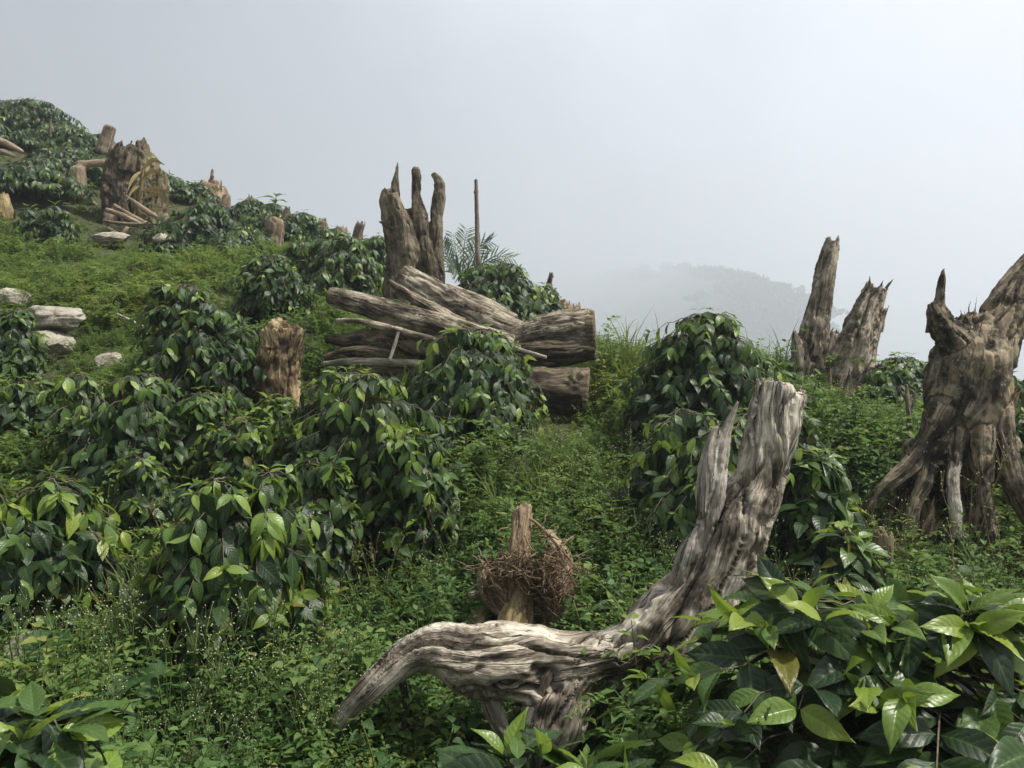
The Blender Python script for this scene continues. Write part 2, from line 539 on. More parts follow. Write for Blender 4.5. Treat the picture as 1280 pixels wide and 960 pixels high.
# ------------------------------------------------------------------ terrain
GP = [(0, 960, 2.6), (640, 960, 2.75), (1280, 960, 2.6), (460, 930, 2.9), (650, 940, 2.95), (280, 875, 3.4), (40, 775, 3.7),
      (150, 655, 4.6), (455, 668, 4.5), (270, 522, 5.6), (15, 512, 6), (60, 562, 5.2), (340, 402, 7), (410, 378, 8.3),
      (500, 385, 7.5), (700, 522, 6), (430, 440, 6.3), (620, 428, 7), (745, 425, 7.5), (760, 472, 6.3), (860, 575, 5),
      (890, 690, 4.1), (1010, 725, 3.9), (1060, 497, 6), (1080, 562, 5), (1130, 535, 6.2), (1190, 692, 4), (1280, 600, 5),
      (1280, 705, 3.9), (640, 785, 3.6), (700, 602, 4.8), (580, 545, 5.3), (760, 770, 3.6), (200, 350, 8.3), (100, 335, 9),
      (0, 302, 10), (60, 442, 6.8), (130, 458, 6.2), (300, 337, 8.5), (150, 290, 11.5), (230, 325, 9.8), (30, 252, 12),
      (100, 255, 12.5), (60, 304, 10.2), (40, 186, 16), (90, 198, 15), (265, 258, 15.2), (330, 292, 13), (380, 294, 13.2),
      (345, 322, 11), (450, 308, 13), (440, 333, 10.5), (-120, 130, 17), (-150, 300, 9.5), (-200, 480, 5.5), (1450, 640, 4.5)]
FALL = [(-120, 230, 22), (40, 235, 20.5), (140, 270, 20), (265, 330, 20), (380, 360, 17.5), (450, 390, 17.5), (560, 480, 12), (650, 505, 12),
        (745, 530, 11.5), (860, 570, 9.5), (1060, 590, 9.5), (1280, 640, 10), (1450, 720, 9.5)]
WP = [(0, 0, 0), (-1, 1, .06), (2, 0, -.3), (-2, 0, .3), (1.5, 1.5, -.05), (0.7, 1.9, .06), (-1, -2, -.3), (1, -2, -.6), (-3, 2, .55), (3.5, 2.5, .05)]
CP = np.array([P(*g) for g in GP + FALL] + [np.array(w, float) for w in WP])


def _U(r2):
    return np.where(r2 > 1e-12, 0.5 * r2 * np.log(r2 + 1e-12), 0)


def _fit(C, lam=0.25):
    n = len(C)
    d2 = ((C[:, None, :2] - C[None, :, :2]) ** 2).sum(-1)
    A = np.zeros((n + 3, n + 3))
    A[:n, :n] = _U(d2) + lam * np.eye(n)
    A[:n, n] = 1
    A[:n, n + 1:] = C[:, :2]
    A[n:, :n] = A[:n, n:].T
    b = np.zeros(n + 3)
    b[:n] = C[:, 2]
    return np.linalg.solve(A, b)


_W = _fit(CP)


def sstep(a, b, x):
    t = np.clip((x - a) / (b - a), 0, 1)
    return t * t * (3 - 2 * t)


def H(x, y):
    x = np.asarray(x, float)
    y = np.asarray(y, float)
    sh = x.shape
    xf, yf = x.ravel(), y.ravel()
    d2 = (xf[:, None] - CP[None, :, 0]) ** 2 + (yf[:, None] - CP[None, :, 1]) ** 2
    z = _U(d2) @ _W[:len(CP)] + _W[-3] + _W[-2] * xf + _W[-1] * yf
    z = z + 0.05 * (fbm(np.stack([xf * 1.7, yf * 1.7, xf * 0], -1), 3, 5) - 0.5)
    far = 1.5 - 0.30 * xf - 0.16 * np.maximum(yf - 9, 0) + 0.12 * np.minimum(yf, 0)
    far = far + 6 * (fbm(np.stack([xf * .03, yf * .03, xf * 0], -1), 3, 9) - 0.5)
    far = np.where(far < 0, -70 * np.tanh(-far / 70), 14 * np.tanh(far / 14))
    w = sstep(13.5, 26, np.hypot(xf + 3, yf - 8))
    return (z * (1 - w) + far * w).reshape(sh)


def make_ground():
    na = 300
    rr = np.concatenate([np.linspace(0.25, 9, 100), 9 * (1300 / 9) ** (np.linspace(0, 1, 110)[1:])])
    # denser fan in the direction of view
    a = np.linspace(-np.pi, np.pi, na, endpoint=False)
    a = a - 0.7 * np.sin(a)
    rg, ag = np.meshgrid(rr, a, indexing='ij')
    X, Y = rg * np.sin(ag), rg * np.cos(ag)
    Z = H(X, Y)
    V = np.stack([X, Y, Z], -1).reshape(-1, 3)
    nr = len(rr)
    i, j = np.meshgrid(np.arange(nr - 1), np.arange(na), indexing='ij')
    j2 = (j + 1) % na
    Q = np.stack([i * na + j, (i + 1) * na + j, (i + 1) * na + j2, i * na + j2], -1).reshape(-1, 4)
    V = np.vstack([V, [[0, 0, float(H(np.array([0.]), np.array([0.]))[0])]]])
    c = len(V) - 1
    jj = np.arange(na)
    T = np.stack([np.full(na, c), jj, (jj + 1) % na], -1)
    me = build_mesh('ground', V, [T, Q], [MAT['soil']])
    link('ground', me, kind='structure', label='steep weedy hillside climbing to the upper left')


make_ground()


def gz(x, y):
    return float(H(np.array([x]), np.array([y]))[0])


# ------------------------------------------------------------------ far hill in the mist, with its wood
HC = np.array([P(1120, 560, 420), P(1060, 468, 430), P(1018, 402, 440), P(985, 380, 460), P(935, 360, 500), P(885, 346, 620), P(820, 338, 900),
               P(740, 347, 1200), P(640, 366, 1380), P(500, 385, 1450), P(380, 405, 1500)])
HCL = catmull(HC, 90)


def make_far_hill():
    nv = 31
    v = np.linspace(-1, 1, nv)
    t = np.gradient(HCL, axis=0)
    t[:, 2] = 0
    t /= np.linalg.norm(t, axis=1)[:, None]
    side = np.stack([t[:, 1], -t[:, 0], 0 * t[:, 0]], -1)
    side *= np.sign(-side[:, 1])[:, None]     # towards the camera
    V = HCL[:, None, :] + side[:, None, :] * (v * 170)[None, :, None]
    V[..., 2] -= (np.abs(v) ** 1.3 * 130)[None, :]
    V[..., 2] += 8 * (fbm(V * 0.02, 3, 3) - 0.5)
    n = len(HCL)
    i, j = np.meshgrid(np.arange(n - 1), np.arange(nv - 1), indexing='ij')
    Q = np.stack([i * nv + j, i * nv + j + 1, (i + 1) * nv + j + 1, (i + 1) * nv + j], -1).reshape(-1, 4)
    link('hill', build_mesh('hill', V.reshape(-1, 3), [Q], [MAT['farhill']]), kind='structure',
         label='far wooded hill fading into the mist')
    rng = np.random.default_rng(5)
    s = Soup()
    quad = np.array([[-.5, -.5, 0], [.5, -.5, .12], [.5, .5, 0], [-.5, .5, .1]])
    for k in range(420):
        crest = k < 190
        a = (rng.random() ** 1.4) * (n - 2)
        b = (abs(rng.normal()) * 0.07 if crest else rng.random() * 0.9)
        ii, jj = int(a), int((b + 1) / 2 * (nv - 1))
        c = V[ii, jj] + rng.normal(0, 3, 3) * [1, 1, 0]
        w, h = rng.uniform(5, 9), rng.uniform(3, 5.5)
        if rng.random() < 0.06:
            h *= 1.3
        m = 190
        # crown of loose clumps
        cl = rng.normal(size=(7, 3)) * [w * .42, w * .42, h * .3]
        p = cl[rng.integers(0, 7, m)] + rng.normal(size=(m, 3)) * [w * .24, w * .24, h * .17]
        M = np.linalg.qr(rng.normal(size=(m, 3, 3)))[0]
        s.stamp([(quad, None, np.array([[0, 1, 2, 3]]), np.zeros((4, 2)), 0, np.zeros(4))], M, p + c + [0, 0, h * .75], rng.uniform(0.9, 2.2, m), rng.random(m))
        tc, tr_ = np.array([c - [0, 0, 2], c + [0, 0, h]]), np.array([.35, .15])
        Vt, Tt, Qt, Ut = tube(tc, tr_, 4)
        s.add(Vt, Tt, Qt, Ut, 0.1)
    link('far_forest', s.mesh('far_forest', [MAT['farleaf']]), kind='stuff', label='far wood on the misty hill reading as one mass',
         category='forest')


make_far_hill()

# ------------------------------------------------------------------ sawn, split and rotten wood
WOODN = [0]


def chain_tube(pts, jag=0.0, seed=0, m=28, ds=None, lobes=0.14, flat=1.0, jag0=0.0):
    """pts: (px,py,d,rpx[,flat]) traced from the photo -> closed tube and its centre samples"""
    W = np.array([[*P(p[0], p[1], p[2]), p[3] / F * p[2]] for p in pts])
    Ln = np.linalg.norm(np.diff(W[:, :3], axis=0), axis=1).sum()
    rmin = max(W[:, 3].mean() * 0.35, 0.004)
    n = int(np.clip(Ln / rmin, 8, 120))
    C = catmull(W, n) if len(W) > 2 else W[0] + (W[1] - W[0]) * np.linspace(0, 1, n)[:, None]
    c, r = C[:, :3], np.maximum(C[:, 3], 0.002)
    t, nn, b = frames(c)
    s = np.concatenate([[0], np.cumsum(np.linalg.norm(np.diff(c, axis=0), axis=1))])
    ph = np.linspace(0, 2 * np.pi, m, endpoint=False)
    cs, sn = np.cos(ph), np.sin(ph)
    q = np.stack([np.broadcast_to(cs, (n, m)) * 1.3 + seed, np.broadcast_to(sn, (n, m)) * 1.3, np.broadcast_to(s[:, None] / (r.mean() * 5), (n, m))], -1)
    rad = r[:, None] * (1 + lobes * 2 * (fbm(q, 2, seed) - 0.5))
    V = c[:, None, :] + rad[..., None] * (cs[None, :, None] * nn[:, None, :] * flat + sn[None, :, None] * b[:, None, :])
    rng = np.random.default_rng(seed + 99)

    def endring(idx, jg, sgn):
        if jg <= 0:
            return V[idx], c[idx] + sgn * t[idx] * r[idx] * 0.12
        u = fbm(np.stack([cs * 2.6 + seed * 3.1, sn * 2.6, cs * 0], -1), 2, seed + 7)
        u = np.clip((u - 0.25) * 2, 0, 1) ** 1.5 + 0.18 * rng.random(m)
        return V[idx] + sgn * t[idx] * (jg * u)[:, None] + (c[idx] - V[idx]) * 0.12, c[idx] - sgn * t[idx] * jg * 0.25
    e1, cap1 = endring(-1, jag, 1)
    e0, cap0 = endring(0, jag0, -1)
    rows = [e0] + list(V) + [e1] if jag0 > 0 else list(V) + ([e1] if jag > 0 else [])
    if jag > 0:
        rows.append(cap1 + (e1 - cap1) * 0.5 - t[-1] * jag * 0.25 * 0)
    if jag0 > 0:
        pass
    VV = np.array(rows)
    k = len(VV)
    i, j = np.meshgrid(np.arange(k - 1), np.arange(m), indexing='ij')
    j2 = (j + 1) % m
    Q = np.stack([i * m + j, i * m + j2, (i + 1) * m + j2, (i + 1) * m + j], -1).reshape(-1, 4)
    Vf = np.vstack([VV.reshape(-1, 3), cap0[None], cap1[None]])
    a, e = k * m, k * m + 1
    jj = np.arange(m)
    T = np.vstack([np.stack([np.full(m, a), (jj + 1) % m, jj], -1),
                   np.stack([np.full(m, e), (k - 1) * m + jj, (k - 1) * m + (jj + 1) % m], -1)])
    return Vf, T, Q, (c, r, t, nn, b, s)


def wood_part(name, mat, chains, parent=None, voxel=None, smooth=2, flute=0.16, ridge=0.05, crack=0.14, seed=0, twist=0.0, hollows=(), knots=0.1, origin=None, **props):
    """chains: list of (pts, kwargs); joined by a voxel remesh into one gnarled surface with grain that runs along the chains"""
    Vs, Ts, Qs, cen = [], [], [], []
    n = 0
    for ci, (pts, kw) in enumerate(chains):
        kw = dict(kw)
        V, T, Q, c = chain_tube(pts, seed=seed * 13 + ci * 5 + 1, **kw)
        Vs.append(V); Ts.append(T + n); Qs.append(Q + n); n += len(V)
        cen.append(c)
    Vall = np.concatenate(Vs)
    O = np.array(origin) if origin is not None else np.zeros(3)
    me = build_mesh('tmp', Vall, [np.concatenate(Ts), np.concatenate(Qs)])
    o = bpy.data.objects.new('tmp', me)
    COL.objects.link(o)
    rmean = np.mean([c[1].mean() for c in cen])
    md = o.modifiers.new('r', 'REMESH')
    md.mode = 'VOXEL'
    md.voxel_size = max((voxel or 0) * 1.3, rmean * 0.095, 0.003)
    dg = bpy.context.evaluated_depsgraph_get()
    ev = o.evaluated_get(dg)
    em = ev.to_mesh()
    nv = len(em.vertices)
    co = np.zeros(nv * 3, np.float32)
    em.vertices.foreach_get('co', co)
    co = co.reshape(-1, 3).astype(float)
    npol = len(em.polygons)
    tot = np.zeros(npol, np.int32)
    em.polygons.foreach_get('loop_total', tot)
    li = np.zeros(len(em.loops), np.int32)
    em.loops.foreach_get('vertex_index', li)
    st = np.concatenate([[0], np.cumsum(tot)[:-1]])
    F4 = li[(st[tot == 4][:, None] + np.arange(4)).ravel()].reshape(-1, 4) if (tot == 4).any() else np.zeros((0, 4), int)
    F3 = li[(st[tot == 3][:, None] + np.arange(3)).ravel()].reshape(-1, 3) if (tot == 3).any() else np.zeros((0, 3), int)
    ev.to_mesh_clear()
    bpy.data.objects.remove(o)
    bpy.data.meshes.remove(me)
    E = np.concatenate([F4[:, [0, 1]], F4[:, [1, 2]], F4[:, [2, 3]], F4[:, [3, 0]], F3[:, [0, 1]], F3[:, [1, 2]], F3[:, [2, 0]]])
    deg = np.bincount(E.ravel(), minlength=nv).astype(float)[:, None]

    def lap(x):
        acc = np.zeros_like(x)
        for k in range(x.shape[1]):
            acc[:, k] = np.bincount(E[:, 0], x[E[:, 1], k], nv) + np.bincount(E[:, 1], x[E[:, 0], k], nv)
        return acc / np.maximum(deg, 1)
    for _ in range(smooth):
        co = co + 0.6 * (lap(co) - co)

    def normals(x):
        N = np.zeros_like(x)
        for Fk in (F4, F3):
            if not len(Fk):
                continue
            fn = np.cross(x[Fk[:, 2]] - x[Fk[:, 0]], x[Fk[:, -1]] - x[Fk[:, 1]]) if Fk.shape[1] == 4 else np.cross(x[Fk[:, 1]] - x[Fk[:, 0]], x[Fk[:, 2]] - x[Fk[:, 0]])
            for a in range(Fk.shape[1]):
                for k in range(3):
                    N[:, k] += np.bincount(Fk[:, a], fn[:, k], nv)
        return N / (np.linalg.norm(N, axis=1)[:, None] + 1e-12)
    # grain coordinates from the nearest chain sample
    C = np.concatenate([c[0] for c in cen]); Rr = np.concatenate([c[1] for c in cen])
    Tt = np.concatenate([c[2] for c in cen]); Nn = np.concatenate([c[3] for c in cen]); Bb = np.concatenate([c[4] for c in cen])
    Ss = np.concatenate([c[5] + 3.7 * k for k, c in enumerate(cen)])
    grain = np.zeros_like(co)
    rl = np.zeros(nv)
    for a in range(0, nv, 8000):
        q = co[a:a + 8000]
        d = ((q[:, None, :] - C[None]) ** 2).sum(-1)
        d = d / (Rr[None] ** 2)
        ix = d.argmin(1)
        loc = q - C[ix]
        sl = (loc * Tt[ix]).sum(1)
        s_ = Ss[ix] + sl
        u, w = (loc * Nn[ix]).sum(1), (loc * Bb[ix]).sum(1)
        an = twist * s_
        kk = rmean / np.maximum(Rr[ix], .25 * rmean)
        u, w = u * kk, w * kk
        grain[a:a + 8000] = np.stack([u * np.cos(an) - w * np.sin(an), u * np.sin(an) + w * np.cos(an), s_], -1)
        rl[a:a + 8000] = Rr[ix]
    N = normals(co)
    gr = grain / max(rmean, 0.01)
    # bends in the grain
    warp = np.stack([fbm(co * 6 + 3, 2, seed + 40), fbm(co * 6 + 17, 2, seed + 41)], -1) - 0.5
    gw = gr.copy()
    gw[:, :2] += warp * 0.9
    fl = fbm(gw * [1.9, 1.9, 0.16], 2, seed + 1) - 0.5
    rd = 1 - np.abs(2 * vnoise(gw * [4.6, 4.6, 0.28], seed + 2) - 1)
    rd2 = vnoise(gw * [9.5, 9.5, 0.7], seed + 8) - 0.5
    ck = np.abs(vnoise(gw * [2.1, 2.1, 0.13], seed + 3) - 0.5)
    ck = 1 - sstep(0.0, 0.055, ck)
    lump = fbm(co * (0.55 / max(rmean, 0.01)), 3, seed + 4) - 0.5
    torn = np.clip(fbm(gw * [3.2, 3.2, 0.9], 3, seed + 12) - 0.58, 0, 1) * 4
    disp = flute * 2 * fl + ridge * 2 * (rd - 0.6) + ridge * 1.1 * rd2 - crack * ck + knots * 2 * lump - 0.55 * crack * np.minimum(torn, 1)
    ra = np.minimum(rl, rmean * 1.6)
    co = co + N * (disp * ra)[:, None]
    for (hx, hy, hd, hr, depth) in hollows:
        hc = P(hx, hy, hd)
        dd = np.linalg.norm(co - hc, axis=1) / (hr / F * hd)
        co = co - N * (np.exp(-dd ** 2 * 1.5) * depth)[:, None]
    m2 = build_mesh(name, co - O, [F4, F3], [mat], vec=grain)
    ob = link(name, m2, parent, **props)
    WOODN[0] += len(F4) * 2 + len(F3)
    return ob


def cyl_ring_part(*a, **k):
    pass


MAT['silver'] = wood_material('weathered_driftwood', (0.040, 0.032, 0.024), (0.205, 0.172, 0.130), (0.58, 0.525, 0.43), crack=0.9, patch=1.25)
MAT['bleached'] = wood_material('bleached_split_wood', (0.06, 0.05, 0.04), (0.25, 0.22, 0.18), (0.52, 0.48, 0.42), crack=0.85, patch=0.7)
MAT['tanwood'] = wood_material('tan_weathered_log', (0.034, 0.026, 0.019), (0.145, 0.118, 0.086), (0.40, 0.345, 0.265), crack=0.75, patch=1.5, moss=0.15)
MAT['greystump'] = wood_material('grey_brown_stump', (0.028, 0.021, 0.015), (0.095, 0.074, 0.050), (0.24, 0.195, 0.135), crack=0.6, patch=1.4, moss=0.28, lichen=0.35)
MAT['darkwood'] = wood_material('dark_wet_log', (0.018, 0.013, 0.010), (0.065, 0.048, 0.034), (0.20, 0.16, 0.115), crack=0.7, patch=1.3, moss=0.25)
MAT['bigstump'] = wood_material('mottled_stump', (0.016, 0.012, 0.009), (0.068, 0.053, 0.037), (0.27, 0.215, 0.145), crack=0.7, patch=1.9, lichen=0.6, moss=0.12)
MAT['redrot'] = wood_material('rotten_red_wood', (0.055, 0.036, 0.022), (0.20, 0.14, 0.085), (0.42, 0.32, 0.21), crack=0.7, patch=0.7)
MAT['yellowbark'] = wood_material('yellowed_bark', (0.09, 0.062, 0.03), (0.24, 0.18, 0.085), (0.40, 0.32, 0.17), crack=0.7, patch=0.6, moss=0.2)
MAT['rootfibre'] = wood_material('root_fibre', (0.06, 0.038, 0.022), (0.17, 0.115, 0.07), (0.36, 0.27, 0.17), crack=0.2, patch=0.6)
MAT['farwood'] = wood_material('sunbleached_stump', (0.07, 0.05, 0.032), (0.20, 0.15, 0.10), (0.34, 0.27, 0.19), crack=0.6, patch=0.8, scale=0.7)
MAT['mossywood'] = wood_material('mossy_stump', (0.035, 0.027, 0.016), (0.12, 0.095, 0.055), (0.25, 0.205, 0.125), crack=0.6, patch=1.2, moss=0.38, scale=0.7)
MAT['cutstump'] = wood_material('torn_brown_stump', (0.035, 0.022, 0.013), (0.11, 0.075, 0.04), (0.38, 0.29, 0.16), crack=0.6, patch=2.2)
MAT['pole'] = wood_material('grey_pole', (0.09, 0.075, 0.06), (0.17, 0.14, 0.115), (0.27, 0.23, 0.19), crack=0.3, patch=0.4)


def stump(name, label, cat, mat, chains, base=None, group=None, part='trunk', **kw):
    """a thing with one main body; returns the empty so that more parts can be added"""
    p0 = chains[0][0][0]
    b = P(*p0[:3]) if base is None else base
    t = thing(name, label, cat, b, group)
    wood_part(part, MAT[mat], chains, t, origin=b, **kw)
    t['_o'] = list(b)
    return t


def shards(t, mat, spots, seed):
    """torn fibres standing on broken ends: many thin tapered slivers in one part"""
    rg = np.random.default_rng(seed)
    o = np.array(t['_o'])
    s, gv = Soup(), []
    for (px, py, d, sx, hp, n, lean) in spots:
        for k in range(n):
            a, rr = rg.uniform(0, 6.28), math.sqrt(rg.random())
            b0 = P(px + math.cos(a) * sx * rr, py + rg.uniform(0, hp * .5), d + math.sin(a) * sx * rr / F * d)
            hgt = hp / F * d * rg.uniform(.35, 1.15)
            dirv = np.array([lean + rg.normal(0, .16), rg.normal(0, .16), 1.0])
            c = catmull([b0 - dirv * hgt * .6, b0 + dirv * hgt * .1, b0 + dirv * hgt * .55 + rg.normal(0, .06, 3) * hgt], 6)
            w = rg.uniform(.10, .30) * hgt ** .5 * .16
            V, T, Q, U = tube(c, np.array([1, 1, .9, .7, .4, .05]) * w, 4)
            V = V + rg.normal(0, w * .15, V.shape)
            s.add(V - o, T, Q, U, rg.random())
            gv.append(np.stack([V[:, 0] * 3 + k, V[:, 1] * 3, V[:, 2]], -1))
    me = s.mesh('splinters', [MAT[mat]], smooth=False)
    at = me.attributes.new('grain', 'FLOAT_VECTOR', 'POINT')
    at.data.foreach_set('vector', np.concatenate(gv).astype(np.float32).ravel())
    link('splintered_end', me, t, kind='stuff')


J = lambda j, **k: dict(jag=j, **k)

# the foreground fallen tree: bent trunk, splintered top, prong, roots
t = stump('fallen_tree', 'silvery bent dead tree trunk in the foreground with splintered upright end', 'dead tree', 'silver', [
    ([(735, 838, 2.9, 40), (790, 826, 2.9, 46), (832, 796, 2.9, 50), (864, 762, 2.9, 47), (888, 730, 2.9, 44), (909, 688, 2.91, 42), (931, 638, 2.92, 37), (950, 598, 2.93, 31), (961, 558, 2.93, 29), (968, 515, 2.94, 28), (974, 492, 2.95, 29)], J(0.04, lobes=.10)),
    ([(780, 832, 2.88, 36), (700, 836, 2.87, 42), (650, 834, 2.85, 46), (600, 828, 2.82, 47), (550, 818, 2.8, 36), (515, 822, 2.79, 26), (487, 842, 2.78, 20), (460, 866, 2.77, 17), (440, 885, 2.77, 14), (424, 903, 2.77, 11)], J(0.03, lobes=.25)),
    ([(745, 835, 2.88, 26), (715, 855, 2.85, 38), (697, 885, 2.83, 43), (684, 920, 2.82, 38), (674, 950, 2.82, 30), (662, 1000, 2.82, 24)], J(0, lobes=.22)),
    ([(815, 832, 2.96, 36), (785, 872, 2.97, 40), (750, 925, 2.97, 42), (738, 990, 2.97, 42)], J(0, lobes=.2)),
    ([(888, 735, 3.0, 28), (920, 700, 3.01, 24), (946, 660, 3.01, 18), (966, 620, 3.0, 14), (978, 590, 2.99, 7)], J(0)),
], voxel=0.0062, smooth=6, flute=.16, ridge=.06, crack=.32, seed=3, twist=1.2, knots=.20,
    hollows=[(683, 848, 2.74, 14, .07), (672, 838, 2.74, 9, .05), (695, 862, 2.74, 9, .05), (955, 655, 2.87, 14, .07), (945, 685, 2.85, 14, .07), (935, 715, 2.84, 14, .07), (925, 742, 2.83, 12, .06), (660, 800, 2.73, 16, .03), (535, 855, 2.74, 26, .045), (590, 862, 2.74, 16, .04), (770, 862, 2.8, 30, .06), (560, 815, 2.74, 12, .025), (622, 818, 2.73, 10, .02), (730, 803, 2.79, 14, .02), (930, 560, 2.86, 10, .03)])
b = t['_o']
wood_part('prong', MAT['bleached'], [([(872, 705, 2.87, 14), (886, 650, 2.87, 15), (894, 605, 2.875, 14), (901, 565, 2.88, 11), (909, 535, 2.89, 7), (921, 506, 2.9, 3)], J(.02, flat=.7)),
                                     ([(880, 640, 2.87, 12), (884, 575, 2.87, 10), (893, 538, 2.88, 5)], J(.03)),
                                     ([(846, 735, 2.86, 10), (858, 690, 2.86, 10), (873, 658, 2.86, 3)], J(0))],
          t, voxel=.0055, flute=.2, ridge=.09, crack=.2, seed=11, origin=b)
rs = np.random.default_rng(2)
for k in range(11):       # splinters standing on the broken end
    a = k / 10
    x0, w = 949 + a * 54, rs.uniform(4, 7)
    top = (474 + 12 * a + rs.uniform(-4, 12))
    dd = 2.93 + .05 * math.sin(a * 9)
    wood_part('splinter', MAT['bleached'], [([(x0 - 13 + a * 2, 575 - a * 20, dd + .0, w), (x0 - 4, 525, dd, w), (x0 + (a - .4) * 5, top, dd, w * .55)], J(.012, flat=.8, m=10))],
              t, voxel=.004, flute=.12, ridge=.1, crack=.1, seed=20 + k, origin=b, knots=.05)
wood_part('root', MAT['bleached'], [([(608, 862, 2.80, 12), (620, 895, 2.79, 13), (634, 925, 2.78, 9), (645, 955, 2.78, 5)], J(.02, flat=.6))], t, voxel=.0055, seed=31, ridge=.14, crack=.25, origin=b)
wood_part('root', MAT['silver'], [([(702, 822, 2.80, 6), (682, 850, 2.775, 7), (672, 890, 2.77, 6), (660, 930, 2.77, 4)], J(.02, flat=.6))], t, voxel=.0055, seed=33, ridge=.1, crack=.2, origin=b)
wood_part('root', MAT['darkwood'], [([(502, 850, 2.86, 6), (508, 885, 2.86, 5), (500, 935, 2.86, 4)], J(0))], t, voxel=.006, seed=32, origin=b)

# rotten root plate behind it
t = stump('rotten_stump', 'reddish rotten stump wrapped in dry roots behind the bent trunk', 'stump', 'redrot', [
    ([(644, 830, 3.42, 24), (646, 770, 3.48, 21), (650, 720, 3.5, 17), (650, 680, 3.54, 14), (653, 640, 3.6, 12)], J(.05)),
    ([(690, 830, 3.55, 18), (692, 785, 3.58, 20), (697, 740, 3.6, 23), (698, 700, 3.63, 19), (684, 670, 3.68, 10)], J(.05, lobes=.3)),
    ([(648, 765, 3.5, 14), (625, 752, 3.48, 17), (610, 728, 3.5, 13), (603, 708, 3.52, 6)], J(.03, lobes=.3)),
], seed=5, voxel=.0075, flute=.25, ridge=.09, crack=.2, hollows=[(694, 705, 3.5, 24, .07), (618, 735, 3.42, 15, .03)])
b = t['_o']
wood_part('bark', MAT['yellowbark'], [([(641, 835, 3.36, 24), (644, 780, 3.44, 22), (650, 738, 3.5, 17)], J(.04))], t, voxel=.007, seed=6, ridge=.1, crack=.2, origin=b)
wood_part('burl', MAT['mossywood'], [([(588, 800, 3.42, 13), (594, 780, 3.43, 13), (603, 765, 3.46, 8)], J(.03))], t, voxel=.008, seed=7, origin=b)
s = Soup()
rg = np.random.default_rng(8)
gvec = []
for k in range(230):
    th = rg.uniform(0, 2 * np.pi)
    cx, cyy = 655 + rg.normal(0, 28), 716 + rg.normal(0, 13)
    if rg.random() < .25:
        cx, cyy = 690 + rg.normal(0, 14), 735 + rg.normal(0, 25)
    L_ = rg.uniform(10, 42)
    ang = rg.normal(0, .8) + (0 if rg.random() < .6 else 1.4)
    pts = []
    bend = rg.normal(0, 1.2)
    for q in np.linspace(-1, 1, 6):
        pts.append(P(cx + math.cos(ang + bend * q * .5) * L_ * q, cyy + math.sin(ang + bend * q * .5) * L_ * q * .8,
                     3.41 + .12 * q * q + rg.normal(0, .03) + (.12 if cyy < 690 else 0)))
    c = catmull(pts, 12) + rg.normal(0, .004, (12, 3))
    V, T, Q, U = tube(c - np.array(b), np.linspace(1, .4, 12) * rg.uniform(.0012, .0040), 4)
    s.add(V, T, Q, U, rg.random())
    gvec.append(V * [1, 1, 1])
me = s.mesh('root_tangle', [MAT['rootfibre']])
a = me.attributes.new('grain', 'FLOAT_VECTOR', 'POINT')
a.data.foreach_set('vector', np.concatenate(gvec).astype(np.float32).ravel())
link('root_tangle', me, t, kind='stuff')
for pts in ([(640, 640, 3.6, 2), (668, 652, 3.55, 2.2), (700, 685, 3.5, 2), (722, 712, 3.48, 1.5)], [(655, 668, 3.5, 1.6), (668, 690, 3.48, 1.6), (700, 702, 3.47, 2), (722, 735, 3.46, 1.2)],
            [(600, 712, 3.45, 1.6), (625, 703, 3.42, 1.8), (655, 718, 3.4, 2), (690, 760, 3.42, 1.4)], [(672, 700, 3.42, 2), (690, 735, 3.4, 2), (699, 762, 3.4, 1.4)]):
    wood_part('root', MAT['rootfibre'], [(pts, J(0, m=8))], t, voxel=.003, seed=9, origin=b)

